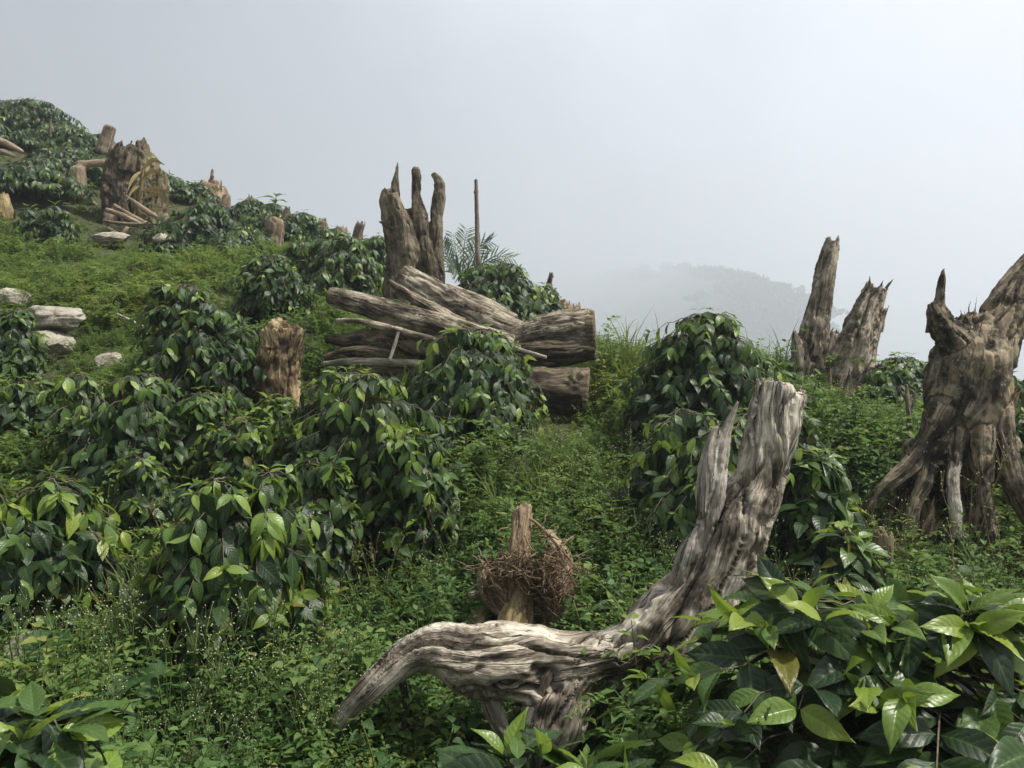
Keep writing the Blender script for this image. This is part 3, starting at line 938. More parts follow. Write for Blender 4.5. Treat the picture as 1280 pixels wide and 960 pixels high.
# big buttressed stump on the right
slim = lambda c, k: [(q[0], q[1], q[2], q[3] * (1 if i == 0 else k)) for i, q in enumerate(c)]
t = stump('buttressed_stump', 'huge mottled stump with stilt roots and two broken arms at right edge', 'stump', 'bigstump', [
    ([(1196, 670, 4.32, 22), (1196, 620, 4.26, 32), (1203, 555, 4.10, 38), (1211, 490, 4.02, 46), (1219, 450, 4.02, 43), (1224, 422, 4.04, 34)], J(.05, lobes=.22)),
    ([(1208, 445, 4, 26), (1193, 424, 3.99, 22), (1180, 408, 3.98, 17), (1171, 392, 3.97, 13), (1167, 382, 3.97, 9)], J(.03, lobes=.3)),
    ([(1180, 412, 3.96, 11), (1174, 388, 3.96, 8), (1176, 362, 3.96, 5.5), (1178, 348, 3.96, 4.5), (1179, 338, 3.96, 2.5)], J(.02)),
    ([(1232, 450, 4.02, 34), (1249, 410, 4.03, 28), (1268, 372, 4.05, 24), (1300, 330, 4.08, 22), (1335, 300, 4.1, 20)], J(.1)),
    ([(1212, 430, 4.04, 24), (1207, 410, 4.05, 18), (1206, 400, 4.05, 13)], J(.06, lobes=.4)),
    (slim([(1182, 515, 3.97, 23), (1155, 558, 3.93, 17), (1126, 590, 3.9, 14), (1100, 614, 3.88, 10), (1080, 645, 3.9, 8)], .80), J(0)),
    (slim([(1180, 535, 3.96, 16), (1156, 600, 3.9, 13), (1138, 645, 3.88, 11), (1124, 700, 3.88, 10)], .80), J(0)),
    (slim([(1194, 540, 3.94, 14), (1191, 598, 3.86, 10), (1194, 640, 3.83, 9), (1200, 700, 3.82, 11)], .80), J(0)),
    (slim([(1222, 535, 3.94, 18), (1228, 600, 3.86, 13), (1235, 640, 3.83, 11), (1246, 705, 3.82, 12)], .80), J(0)),
    (slim([(1242, 505, 3.97, 20), (1256, 555, 3.92, 16), (1266, 600, 3.88, 17), (1288, 645, 3.86, 16), (1316, 700, 3.86, 15)], .80), J(0)),
    (slim([(1208, 570, 4.0, 20), (1212, 640, 3.97, 15), (1214, 705, 3.95, 18)], .80), J(0)),
    (slim([(1162, 560, 4.1, 26), (1132, 625, 4.14, 20), (1110, 700, 4.14, 18)], .80), J(0)),
    (slim([(1245, 560, 4.2, 34), (1270, 640, 4.25, 28), (1290, 700, 4.25, 24)], .80), J(0)),
], voxel=.0085, seed=14, flute=.16, ridge=.06, crack=.26, knots=.22, smooth=3,
    hollows=[(1180, 470, 3.82, 14, .03), (1230, 470, 3.82, 16, .04), (1208, 440, 3.84, 10, .03), (1175, 580, 3.85, 16, .07), (1214, 600, 3.85, 12, .09), (1196, 500, 3.8, 26, .03), (1215, 520, 3.8, 18, .035), (1245, 590, 3.8, 12, .10), (1165, 625, 3.8, 14, .09), (1178, 560, 3.84, 12, .09), (1208, 560, 3.83, 9, .08), (1240, 430, 3.86, 10, .05), (1188, 455, 3.86, 9, .04), (1250, 520, 3.84, 10, .06)])
b = t['_o']
wood_part('root', MAT['bleached'], [([(1195, 575, 3.90, 8), (1191, 600, 3.845, 7.5), (1193, 635, 3.815, 7.5), (1197, 672, 3.80, 6)], J(.02, lobes=.3))], t, voxel=.006, seed=15, origin=b, crack=.25)
wood_part('bark_strip', MAT['tanwood'], [([(1232, 475, 3.87, 9), (1225, 500, 3.865, 12), (1212, 520, 3.86, 8)], J(.03, flat=.5))], t, voxel=.007, seed=16, origin=b)
wood_part('bark_strip', MAT['yellowbark'], [([(1262, 470, 3.95, 7), (1258, 500, 3.93, 9), (1250, 525, 3.92, 6)], J(.03, flat=.6))], t, voxel=.007, seed=17, origin=b)
for pts in ([(1213, 402, 4.04, 1.6), (1211, 385, 4.04, 1.2), (1215, 375, 4.04, .8)], [(1216, 402, 4.04, 1.6), (1220, 380, 4.04, 1), (1222, 366, 4.04, .6)]):
    wood_part('twig', MAT['darkwood'], [(pts, J(0, m=6))], t, voxel=.004, seed=18, origin=b)

shards(t, 'bigstump', [(1210, 412, 4.02, 16, 40, 30, .0), (1168, 392, 3.97, 8, 20, 8, -.1), (1224, 420, 4.0, 18, 36, 22, .3), (1250, 400, 4.0, 12, 16, 6, .5)], 5)
shards(t, 'redrot', [(1258, 500, 3.95, 7, 40, 8, .1), (1150, 640, 3.9, 18, 36, 10, .2), (1170, 650, 3.9, 14, 30, 8, .2)], 6)

# pair of spires
t = stump('twin_stump', 'pale stump split into two tall leaning spires right of centre', 'stump', 'tanwood', [
    ([(1003, 510, 6, 26), (1008, 470, 6, 22), (1015, 430, 6, 19), (1024, 385, 6, 15), (1031, 345, 6, 12.5), (1037, 315, 6, 10.5), (1039, 306, 6, 9)], J(.09)),
    ([(1002, 460, 5.95, 10), (997, 435, 5.95, 8), (993, 415, 5.95, 3)], J(.02)),
    ([(1052, 510, 6.05, 36), (1060, 470, 6.05, 32), (1070, 428, 6.05, 22), (1084, 388, 6.05, 16), (1094, 364, 6.05, 13)], J(.06)),
    ([(1068, 470, 6.12, 20), (1084, 430, 6.12, 12), (1096, 402, 6.12, 8), (1102, 388, 6.12, 4)], J(.03)),
    ([(1024, 500, 6.12, 26), (1031, 450, 6.12, 17), (1038, 418, 6.12, 14)], J(.06)),
    ([(1030, 510, 5.95, 16), (1046, 480, 5.97, 10), (1060, 500, 5.92, 8)], J(.02)),
], seed=22, voxel=.0085, flute=.24, ridge=.10, crack=.32, hollows=[(1050, 455, 5.85, 16, .09), (1035, 480, 5.9, 14, .08), (1012, 470, 5.85, 9, .03)])

shards(t, 'tanwood', [(1038, 312, 6, 7, 26, 12, .15), (1095, 366, 6.05, 11, 32, 16, .3), (1101, 396, 6.12, 5, 24, 8, .3), (1036, 424, 6.12, 12, 30, 14, .1), (1052, 478, 5.88, 18, 46, 18, .1), (1075, 470, 5.9, 12, 40, 10, .25), (998, 430, 5.95, 5, 26, 6, -.1)], 4)

# hand shaped stump
t = stump('finger_stump', 'tall grey stump with finger like trunks reaching up behind the logs', 'stump', 'greystump', [
    ([(514, 450, 7.55, 40), (514, 405, 7.55, 36), (514, 375, 7.54, 28), (514, 355, 7.56, 16)], J(0, lobes=.25)),
    ([(492, 400, 7.5, 17), (499, 345, 7.5, 17), (496, 305, 7.5, 13), (488, 272, 7.5, 11), (483, 250, 7.5, 8.5), (483, 238, 7.5, 6.5)], J(.03)),
    ([(512, 365, 7.44, 13), (513, 325, 7.44, 13), (506, 288, 7.44, 12), (497, 262, 7.45, 9.5), (491, 243, 7.46, 6)], J(.03)),
    ([(495, 255, 7.52, 5), (494, 232, 7.52, 5), (496, 215, 7.52, 3), (497, 203, 7.52, 1.3)], J(.01)),
    ([(536, 385, 7.5, 15), (532, 345, 7.5, 10), (528, 305, 7.5, 10.5), (525, 270, 7.5, 9.5), (521, 243, 7.5, 6.8), (520, 218, 7.5, 6.6), (519, 210, 7.5, 5)], J(.015)),
    ([(515, 288, 7.5, 7), (513, 268, 7.5, 5.5), (512, 262, 7.5, 4)], J(.03)),
    ([(546, 375, 7.56, 12), (545, 315, 7.56, 9.5), (546, 270, 7.56, 8.5), (550, 240, 7.56, 7.5), (548, 226, 7.56, 6.5), (541, 217, 7.56, 3.5)], J(.01)),
    ([(540, 385, 7.42, 9), (541, 345, 7.42, 8), (534, 312, 7.45, 7), (530, 292, 7.48, 5)], J(0)),
    ([(487, 285, 7.44, 3), (477, 278, 7.42, 2), (472, 277, 7.42, 1.2)], J(0, m=8)),
], seed=25, voxel=.0095, flute=.18, ridge=.08, crack=.28, knots=.26, hollows=[(525, 340, 7.4, 9, .08)])

shards(t, 'greystump', [(484, 243, 7.5, 7, 14, 9, 0), (490, 246, 7.46, 5, 12, 5, 0), (512, 268, 7.5, 5, 12, 5, 0)], 3)

# log pile: every log is a thing
PILE = 'logs and branches heaped in the pile'
LOGS = [
    ('log', 'thick pale log topping the pile with its mossy sawn end facing right', 'log', 'tanwood',
     [([(540, 440, 6.25, 12), (590, 432, 6.2, 14), (645, 424, 6.1, 18), (690, 414, 6.02, 23), (738, 411, 5.98, 25)], J(.015, lobes=.14))], dict(seed=41, knots=.10, flute=.18, cuts=[(1, .96)])),
    ('log', 'dark lower half log tucked under the thick pale log', 'log', 'darkwood',
     [([(560, 456, 6.1, 17), (640, 446, 6.02, 17), (700, 440, 5.96, 18), (743, 436, 5.92, 16)], J(0.02, lobes=.25))], dict(seed=42, knots=.2)),
    ('log', 'dark thick bottom log of the pile with squared right end', 'log', 'darkwood',
     [([(430, 476, 6.12, 24), (520, 478, 6.06, 27), (600, 482, 6, 29), (670, 489, 5.92, 31), (729, 492, 5.88, 33)], J(0, lobes=.12))], dict(seed=43, knots=.08, cuts=[(1, .97)])),
    ('log', 'long straight grey log at left of the pile with cut end lifted', 'log', 'tanwood',
     [([(415, 370, 6.12, 11.5), (470, 385, 6.07, 15), (530, 402, 6.02, 17), (600, 421, 5.98, 16), (640, 432, 6, 14)], J(0, lobes=.08))], dict(seed=44, knots=.04, flute=.1, cuts=[(0, .95)])),
    ('log', 'broad plank like log slanting up out of the pile toward the finger stump', 'log', 'tanwood',
     [([(504, 347, 6.34, 17), (545, 371, 6.25, 20), (590, 393, 6.15, 20), (632, 410, 6.1, 17), (660, 418, 6.1, 14)], J(0, lobes=.06, flat=.55))], dict(seed=45, knots=.04, flute=.1, cuts=[(0, .9)])),
    ('log', 'slim pale log lying behind the broad slanting one', 'log', 'tanwood',
     [([(556, 362, 6.42, 9), (600, 380, 6.38, 11), (642, 402, 6.34, 10)], J(.01, lobes=.08))], dict(seed=46, knots=.05)),
    ('branch', 'tan crooked branch with pointed tip under the slanting log', 'branch', 'tanwood',
     [([(486, 351, 6.06, 3), (496, 359, 6.06, 5), (512, 369, 6.05, 6), (535, 383, 6.03, 8), (560, 397, 6, 8), (580, 404, 6, 7)], J(.01))], dict(seed=47)),
    ('branch', 'thin pale branch lying above the dark root log at left of the pile', 'branch', 'tanwood',
     [([(420, 401, 5.92, 2.2), (442, 401, 5.91, 3.6), (470, 406, 5.9, 4.5), (505, 415, 5.88, 4.5), (550, 427, 5.9, 4)], J(0))], dict(seed=48)),
    ('log', 'dark forked root log at lower left of the pile', 'log', 'darkwood',
     [([(408, 424, 6.2, 5), (435, 426, 6.15, 9), (465, 425, 6.1, 14), (510, 432, 6.06, 19), (570, 445, 6.02, 20)], J(0, lobes=.2)),
      ([(470, 418, 6.08, 8), (490, 408, 6.06, 7), (520, 404, 6.06, 5)], J(.01)), ([(430, 452, 6.05, 6), (460, 446, 6.05, 9), (500, 440, 6.04, 10)], J(.01))], dict(seed=49)),
    ('stick', 'short grey stick propped upright against the dark root log', 'stick', 'bleached',
     [([(498, 415, 5.82, 2.2), (493, 432, 5.79, 2.4), (487, 450, 5.77, 2)], J(0, m=8))], dict(seed=50)),
    ('stick', 'thin stick poking out right of the coffee bush before the thick log', 'stick', 'bleached',
     [([(610, 424, 5.72, 2.6), (650, 437, 5.66, 2.6), (683, 447, 5.62, 2.2)], J(0, m=8))], dict(seed=51)),
    ('plank', 'grey weathered slab lying lowest at left of the pile', 'plank', 'bleached',
     [([(402, 455, 5.98, 3), (440, 452, 5.95, 4.5), (490, 453, 5.92, 5), (545, 456, 5.9, 5)], J(.01))], dict(seed=52)),
    ('branch', 'brown broken branch at far left of the pile', 'branch', 'darkwood',
     [([(404, 447, 6.0, 3), (430, 440, 6.0, 5), (460, 438, 6.0, 6), (490, 443, 6.0, 5)], J(.01))], dict(seed=53)),
]
def cut_end(t, pts, end, k, flat, seed):
    """sawn face of a log: an uneven thick disc set just proud of its end"""
    a, b_ = (pts[0], pts[1]) if end == 0 else (pts[-1], pts[-2])
    pa, pb = P(*a[:3]), P(*b_[:3])
    ax = (pa - pb) / np.linalg.norm(pa - pb)
    r = a[3] / F * a[2] * k
    o = np.array(t['_o'])
    u = np.cross(ax, [0, 0, 1.0]); u /= np.linalg.norm(u)
    w = np.cross(u, ax)
    m = 28
    ph = np.linspace(0, 2 * np.pi, m, endpoint=False)
    rr = r * (1 + .10 * (fbm(np.stack([np.cos(ph) * 1.5 + seed, np.sin(ph) * 1.5, ph * 0], -1), 2, seed) - .5))
    loc = np.stack([np.cos(ph) * rr * flat, np.sin(ph) * rr], -1)
    c = pa + ax * r * .16 - o
    V, G = [], []
    for f, off in ((1.0, -.05), (1.0, 0.0), (.93, .012), (.6, .012), (.25, .010)):
        V.append(c + (loc[:, :1] * f) * u + (loc[:, 1:] * f) * w + ax * off); G.append(np.stack([loc[:, 0] * f, loc[:, 1] * f, 0 * ph], -1))
    V.append((c + ax * .011)[None]); G.append(np.zeros((1, 3)))
    i, j = np.meshgrid(np.arange(4), np.arange(m), indexing='ij')
    j2 = (j + 1) % m
    Q = np.stack([i * m + j, i * m + j2, (i + 1) * m + j2, (i + 1) * m + j], -1).reshape(-1, 4)
    jj = np.arange(m)
    T = np.stack([4 * m + jj, 4 * m + (jj + 1) % m, np.full(m, 5 * m)], -1)
    link('cut_end', build_mesh('cut_end', np.concatenate(V), [T, Q], [MAT['cutend']], vec=np.concatenate(G), smooth=False), t)


for nm, lab, cat, mat, ch, kw in LOGS:
    cuts = kw.pop('cuts', ())
    t = stump(nm, lab, cat, mat, ch, group=PILE, part='wood', **kw)
    for (e, k) in cuts:
        cut_end(t, ch[0][0], e, k, ch[0][1].get('flat', 1.0), kw['seed'])

# lone stumps, stubs and bits
SP = [
    ('stump', 'short brown stump with torn top between two coffee bushes left of the log pile', 'stump', 'cutstump',
     [([(350, 590, 5.6, 28), (350, 530, 5.6, 27), (350, 470, 5.6, 26), (352, 432, 5.6, 26), (352, 418, 5.6, 24)], J(.07)), ([(358, 450, 5.55, 14), (370, 425, 5.55, 10), (377, 412, 5.55, 6)], J(.03)),
      ([(336, 418, 5.55, 7), (350, 408, 5.55, 9), (372, 412, 5.6, 6)], J(.02))], dict(seed=61, flute=.22, crack=.2, ridge=.09, hollows=[(345, 425, 5.4, 16, .06)])),
    ('stump', 'tall dark stump with broken top, biggest on the upper left slope', 'stump', 'darkwood',
     [([(146, 300, 12, 20), (147, 255, 12, 19), (148, 215, 12, 18), (151, 190, 12, 14)], J(.28)), ([(156, 215, 11.9, 12), (160, 195, 11.9, 9), (166, 182, 11.9, 5)], J(.05))], dict(seed=62, voxel=.015, crack=.34, flute=.24, ridge=.1, knots=.2)),
    ('mossy_stump', 'mossy green brown spire beside the tall dark stump on the upper left slope', 'stump', 'mossywood',
     [([(188, 290, 12.1, 22), (188, 250, 12.1, 18), (185, 218, 12.1, 13), (180, 195, 12.1, 9), (177, 182, 12.1, 7)], J(.14)), ([(196, 260, 12.05, 12), (202, 235, 12.05, 9), (203, 215, 12.05, 6)], J(.1)), ([(193, 230, 12.15, 12), (193, 205, 12.15, 7), (190, 193, 12.15, 3)], J(.05))], dict(seed=63, voxel=.015, ridge=.14, crack=.34, flute=.26, knots=.25)),
    ('stump', 'squat straw coloured stump with roots left of the tall dark stump', 'stump', 'farwood',
     [([(97, 262, 12.7, 15), (97, 235, 12.7, 11), (98, 210, 12.7, 9)], J(.05)), ([(92, 250, 12.6, 6), (84, 258, 12.6, 5), (76, 266, 12.6, 3)], J(0)), ([(100, 245, 12.6, 6), (112, 252, 12.6, 4), (122, 258, 12.6, 3)], J(0)),
      ([(96, 206, 12.7, 5), (113, 205, 12.75, 5), (133, 203, 12.8, 5)], J(.05))], dict(seed=64, voxel=.02)),
    ('stump', 'small pinkish cut post on the skyline above the tall dark stump', 'stump', 'farwood',
     [([(128, 192, 14.5, 8), (133, 175, 14.5, 8), (138, 158, 14.5, 8)], J(0))], dict(seed=65, voxel=.02)),
    ('stump', 'broad reddish stump with thin spike on the skyline', 'stump', 'redrot',
     [([(262, 270, 14.8, 19), (263, 250, 14.8, 18), (265, 234, 14.8, 17)], J(.1)), ([(262, 240, 14.8, 4), (264, 225, 14.8, 3), (266, 211, 14.8, 2)], J(.03)), ([(270, 240, 14.8, 4), (272, 226, 14.8, 3)], J(.03))], dict(seed=66, voxel=.024, ridge=.1)),
    ('stump', 'leaning grey brown stake below the reddish skyline stump', 'stump', 'farwood',
     [([(276, 285, 13, 8), (280, 265, 13, 7.5), (284, 245, 13, 5)], J(.06))], dict(seed=67, voxel=.018)),
    ('stump', 'tiny dark stub on the skyline right of the leaning stake', 'stump', 'greystump', [([(311, 262, 14.5, 5), (312, 252, 14.5, 5), (313, 248, 14.5, 4)], J(.04))], dict(seed=68, voxel=.018)),
    ('stump', 'tan shredded stump topped by a green seedling', 'stump', 'farwood',
     [([(342, 330, 11, 9), (342, 305, 11, 10), (343, 285, 11, 11), (343, 276, 11, 10)], J(.05))], dict(seed=69, voxel=.015, ridge=.12)),
    ('stump', 'narrow dark stub right of the seedling stump', 'stump', 'greystump', [([(357, 285, 13, 6), (358, 270, 13, 6), (359, 261, 13, 4)], J(.03))], dict(seed=70, voxel=.016)),
    ('stump', 'tan post stub with flat top, left of three in a row on the ridge', 'stump', 'farwood', [([(403, 300, 12.8, 7), (403, 286, 12.8, 6.5), (404, 277, 12.8, 6)], J(.03))], dict(seed=71, voxel=.016)),
    ('stump', 'wide ragged stub, middle of three in a row on the ridge', 'stump', 'farwood', [([(426, 304, 12.6, 11), (426, 293, 12.6, 10), (426, 286, 12.6, 9)], J(.08))], dict(seed=72, voxel=.018)),
    ('stump', 'leaning brown stub, right of three in a row on the ridge', 'stump', 'greystump', [([(446, 304, 12.4, 7), (448, 290, 12.4, 6.5), (451, 280, 12.4, 6)], J(.02))], dict(seed=73, voxel=.016)),
    ('stump', 'thin dark stub on the crest right of the round coffee bush', 'stump', 'greystump', [([(684, 375, 7.9, 4), (686, 358, 7.9, 4), (689, 344, 7.9, 3)], J(.02))], dict(seed=74)),
    ('stump', 'low ragged brown stump on the crest behind the thick pale log', 'stump', 'redrot', [([(708, 402, 7.7, 20), (710, 390, 7.7, 18), (712, 383, 7.7, 14)], J(.06))], dict(seed=75)),
    ('stump', 'small dark stub among weeds below the twin spires', 'stump', 'darkwood', [([(1023, 535, 5.5, 8), (1027, 520, 5.5, 8), (1031, 506, 5.5, 6)], J(.01))], dict(seed=76)),
    ('driftwood', 'small piece of pale rotten wood lying in green weeds below the twin spires', 'wood', 'yellowbark', [([(1058, 552, 5.1, 5), (1072, 549, 5.1, 7), (1092, 550, 5.1, 4)], J(.02)), ([(1064, 553, 5.08, 5), (1058, 560, 5.08, 3)], J(0))], dict(seed=77)),
    ('stump', 'straw coloured low stump cut by the left edge of the frame', 'stump', 'yellowbark', [([(4, 275, 10.6, 11), (4, 258, 10.6, 10), (2, 244, 10.6, 8)], J(.05))], dict(seed=78, voxel=.016)),
    ('branch', 'brown fallen branch high on the slope at the left edge', 'branch', 'farwood', [([(-20, 172, 12.2, 5), (5, 178, 12.2, 4.5), (28, 190, 12.2, 3)], J(.02)), ([(-20, 188, 12.1, 4), (4, 190, 12.1, 4), (20, 196, 12.1, 2)], J(0))], dict(seed=79, voxel=.014)),
    ('rotten_log', 'low reddish rotting log under the weeds at bottom left centre', 'log', 'redrot', [([(322, 990, 2.85, 14), (316, 945, 2.95, 16), (308, 905, 3.08, 15), (302, 868, 3.2, 11)], J(.04, lobes=.3))], dict(seed=80, crack=.25)),
    ('driftwood', 'reddish rotten wood scrap between coffee bushes below the short brown stump', 'wood', 'redrot', [([(276, 533, 5.05, 4), (290, 528, 5.05, 6), (306, 524, 5.05, 4)], J(.02))], dict(seed=81)),
    ('pole', 'thin bare pole standing beside the palm on the crest', 'pole', 'pole', [([(599, 350, 7.3, 3.4), (597, 310, 7.3, 3.2), (596, 265, 7.3, 2.8), (595, 224, 7.3, 2.2)], J(0, lobes=.12)), ([(594, 242, 7.3, 3), (596, 238, 7.3, 2.8)], J(0))], dict(seed=82, voxel=.005, flute=.05)),
    ('stick', 'pale stick lying on the grassy slope left of centre', 'stick', 'bleached', [([(146, 392, 6.9, 1.5), (162, 400, 6.8, 1.8), (184, 410, 6.7, 1.3)], J(0, m=8))], dict(seed=83)),
    ('sapling', 'thin forked dead sapling left of the buttressed stump', 'sapling', 'greystump', [([(1138, 570, 4.7, 4), (1137, 530, 4.7, 3.4), (1134, 500, 4.7, 3), (1133, 480, 4.7, 2)], J(0, m=8)), ([(1136, 520, 4.7, 2.4), (1143, 498, 4.7, 2), (1144, 482, 4.7, 1.3)], J(0, m=8)), ([(1135, 505, 4.7, 2), (1126, 490, 4.7, 1.6), (1124, 478, 4.7, 1)], J(0, m=8))], dict(seed=84, voxel=.005)),
    ('stump', 'slim moss grown post among the weeds below the buttressed stump', 'stump', 'mossywood', [([(1102, 760, 3.55, 14), (1102, 715, 3.55, 13), (1104, 668, 3.55, 11)], J(.03))], dict(seed=85)),
    ('post', 'thin dark stake on the dark bushes high on the left skyline', 'stake', 'greystump', [([(62, 172, 14.6, 1.8), (63, 158, 14.6, 1.6), (64, 144, 14.6, 1)], J(0, m=8))], dict(seed=86, voxel=.01)),
]
for nm, lab, cat, mat, ch, kw in SP:
    t = stump(nm, lab, cat, mat, ch, part='wood', **kw)
    if nm in ('stump', 'mossy_stump') and 'cut post' not in lab:
        e = ch[0][0][-1]
        shards(t, mat, [(e[0], e[1] - 2, e[2], e[3] * .9, max(6, e[3] * .9), 12, .05)], kw['seed'])
BP = [([(132, 262, 11.3, 3), (155, 270, 11.2, 3.5), (180, 282, 11.1, 3)], 'lowest broken branch of the heap under the tall dark stump'),
      ([(142, 256, 11.4, 2.5), (165, 270, 11.3, 3), (195, 285, 11.2, 3)], 'middle broken branch of the heap under the tall dark stump'),
      ([(155, 244, 11.5, 2.5), (178, 260, 11.4, 3.5), (200, 274, 11.3, 3)], 'topmost broken branch of the heap under the tall dark stump'),
      ([(135, 285, 10.9, 2.5), (150, 294, 10.8, 3.5), (160, 284, 10.8, 2.5)], 'hooked root lying on the flat rock under the tall dark stump'),
      ([(155, 240, 11.6, 1.6), (158, 258, 11.5, 2), (168, 280, 11.4, 1.6)], 'upright thin branch in the heap under the tall dark stump'),
      ([(130, 276, 11.2, 2), (160, 280, 11.1, 2.6), (205, 280, 11, 2)], 'level branch in the heap under the tall dark stump')]
for k, (pts, lab) in enumerate(BP):
    stump('branch', lab, 'branch', 'farwood', [(pts, J(.01, m=10))], group='broken branches under the tall dark stump', part='wood', seed=90 + k, voxel=.012)
print('wood tris', WOODN[0])

# ------------------------------------------------------------------ rocks


def rock(label, px, py, d, rx, ry, rz, seed, strata=0.0, name='rock'):
    import bmesh
    c = P(px, py, d)
    bm = bmesh.new()
    bmesh.ops.create_icosphere(bm, subdivisions=5, radius=1)
    V = np.array([v.co[:] for v in bm.verts])
    Fc = np.array([[v.index for v in f.verts] for f in bm.faces])
    bm.free()
    k = d / F
    rg = np.random.default_rng(seed)
    for _ in range(9):      # flat broken faces
        nrm = rg.normal(size=3); nrm /= np.linalg.norm(nrm)
        h = rg.uniform(.6, .88)
        ex = np.maximum(V @ nrm - h, 0)
        V = V - ex[:, None] * nrm * .92
    V = V * (1 + .30 * (fbm(V * 1.7 + seed, 4, seed) - .5) - .07 * (1 - sstep(0, .05, np.abs(fbm(V * [1.2, 1.2, 3.5] + seed, 2, seed + 5) - .5))) + .05 * (vnoise(V * 11, seed) - .5))[:, None]
    if strata:
        V[:, :2] *= (1 + strata * (vnoise(np.stack([V[:, 2] * 7, V[:, 0] * .4, V[:, 1] * .4], -1), seed) - .5))[:, None]
    V = V * [rx * k, ry * k, rz * k]
    o = link(name, build_mesh(name, V, [Fc], [MAT['rock']]), label=label, category='rock')
    o.location = c
    o.rotation_euler = (rg.uniform(-.2, .2), rg.uniform(-.15, .15), rg.uniform(0, 1))
    return o


rock('pale layered limestone slab, upper of two on the left slope', 68, 399, 6.75, 40, 32, 20, 1, .08)
rock('smooth tan boulder under the layered slab on the left slope', 64, 430, 6.6, 32, 28, 20, 2, .1)
rock('small white rock at left edge above the layered slab', 18, 372, 7.5, 22, 18, 14, 3)
rock('small pale rock just above the coffee bush left of centre', 134, 452, 6.05, 20, 17, 14, 4)
rock('flat pale rock below the heap of broken branches', 138, 300, 10.4, 26, 22, 10, 5, .15)
rock('small white stone beside the dark bush on the upper slope', 203, 298, 9.7, 12, 10, 8, 6)
rock('white pitted rock in weeds at lower left', 36, 816, 3.25, 28, 22, 26, 7, .1)
rock('tiny pale stone in weeds beside the rotten stump', 592, 745, 3.6, 10, 8, 7, 8)
print('ground residual px:', [(g[:2], int(round((gz(*P(*g)[:2]) - P(*g)[2]) / g[2] * F))) for g in GP if abs((gz(*P(*g)[:2]) - P(*g)[2]) / g[2] * F) > 8])
# ------------------------------------------------------------------ leaves
_wv = [0, .08, .2, .32, .45, .6, .75, .87, .94, 1]
_ww = [.05, .42, .80, .97, 1.0, .90, .62, .28, .10, .0]


def leaf_geo(ny, nx, width=.21, fold=.10, curve=.25, ripple=0.0, nveins=8, wave=.02, twist=0.0, seed=0, prof=None, tipcurl=0.0):
    wv, ww = prof or (_wv, _ww)
    v = np.linspace(0, 1, ny + 1)
    if ny <= 4:
        v = np.array({2: [0, .42, 1], 3: [0, .3, .66, 1], 4: [0, .18, .45, .75, 1]}[ny])
    u = np.linspace(-1, 1, nx + 1)
    vg, ug = np.meshgrid(v, u, indexing='ij')
    w = np.interp(vg, wv, ww) * width
    ph = seed * 1.7
    x = ug * w
    z = fold * np.abs(ug) * np.interp(vg, wv, ww) * width / .21 - curve * vg ** 2 - tipcurl * np.clip(vg - .75, 0, 1) ** 2 * 4
    z = z - .35 * fold * np.abs(ug) ** 2.5
    if ripple:
        z = z + ripple * np.sin(2 * np.pi * (vg * nveins - 1.7 * np.abs(ug)) + np.pi) * np.abs(ug) ** .6 * (1 - .75 * np.abs(ug) ** 3) * np.sin(np.pi * np.clip(vg, 0, 1)) ** .5
    z = z + wave * np.sin(vg * 8 + ph + np.sign(ug) * .8) * np.abs(ug) ** 2 * np.sin(np.pi * vg)
    y = vg * (1 - .18 * curve * vg)
    a = twist * vg
    x, z = x * np.cos(a) - (z + curve * vg ** 2) * np.sin(a), (x * np.sin(a) + (z + curve * vg ** 2) * np.cos(a)) - curve * vg ** 2
    V = np.stack([x, y, z], -1).reshape(-1, 3)
    U = np.stack([(ug + 1) / 2, vg], -1).reshape(-1, 2)
    k = nx + 1
    i, j = np.meshgrid(np.arange(ny), np.arange(nx), indexing='ij')
    Q = np.stack([i * k + j, i * k + j + 1, (i + 1) * k + j + 1, (i + 1) * k + j], -1).reshape(-1, 4)
    return V, Q, U


def leaf_variants(ny, nx, ripple, n, seed0=0, **kw):
    r = np.random.default_rng(seed0)
    return [leaf_geo(ny, nx, width=r.uniform(.185, .235), fold=r.uniform(.03, .13), curve=r.uniform(.12, .42), ripple=ripple,
                     wave=r.uniform(.01, .035), twist=r.uniform(-.35, .35), seed=k, **kw) for k in range(n)]


LOD = {
    'hero': [leaf_geo(24, 8, width=w_, fold=f_, curve=c_, ripple=.032, wave=.02, twist=t_, seed=k_, nveins=9) for k_, (w_, f_, c_, t_) in enumerate(
        [(.205, .08, .2, .2), (.215, .05, .35, -.3), (.225, .12, .2, .1), (.20, .1, .42, .35), (.22, .04, .28, -.15), (.195, .13, .3, .0), (.21, .06, .5, -.4), (.23, .09, .16, .25)])],
    'near': leaf_variants(7, 4, .0, 6, 2),
    'mid': leaf_variants(3, 2, .0, 5, 3),
    'far': leaf_variants(3, 2, .0, 4, 4),
}
LEAFMESH = {}


LM = ('coffee', 'young', 'fresh')


def leaf_mesh(lod, var, young):
    key = (lod, var, young)
    if key not in LEAFMESH:
        V, Q, U = LOD[lod][var]
        LEAFMESH[key] = build_mesh('young_leaf' if young == 1 else 'leaf', V, [Q], [MAT[LM[young]]], uv=U)
    return LEAFMESH[key]


def norm(a):
    return a / (np.linalg.norm(a, axis=-1, keepdims=True) + 1e-9)


def leaf_frames(d, nrm):
    y = norm(d)
    z = norm(nrm - y * (nrm * y).sum(-1, keepdims=True))
    x = np.cross(y, z)
    return np.stack([x, y, z], -1)


NLEAF = [0]
FOOT = []


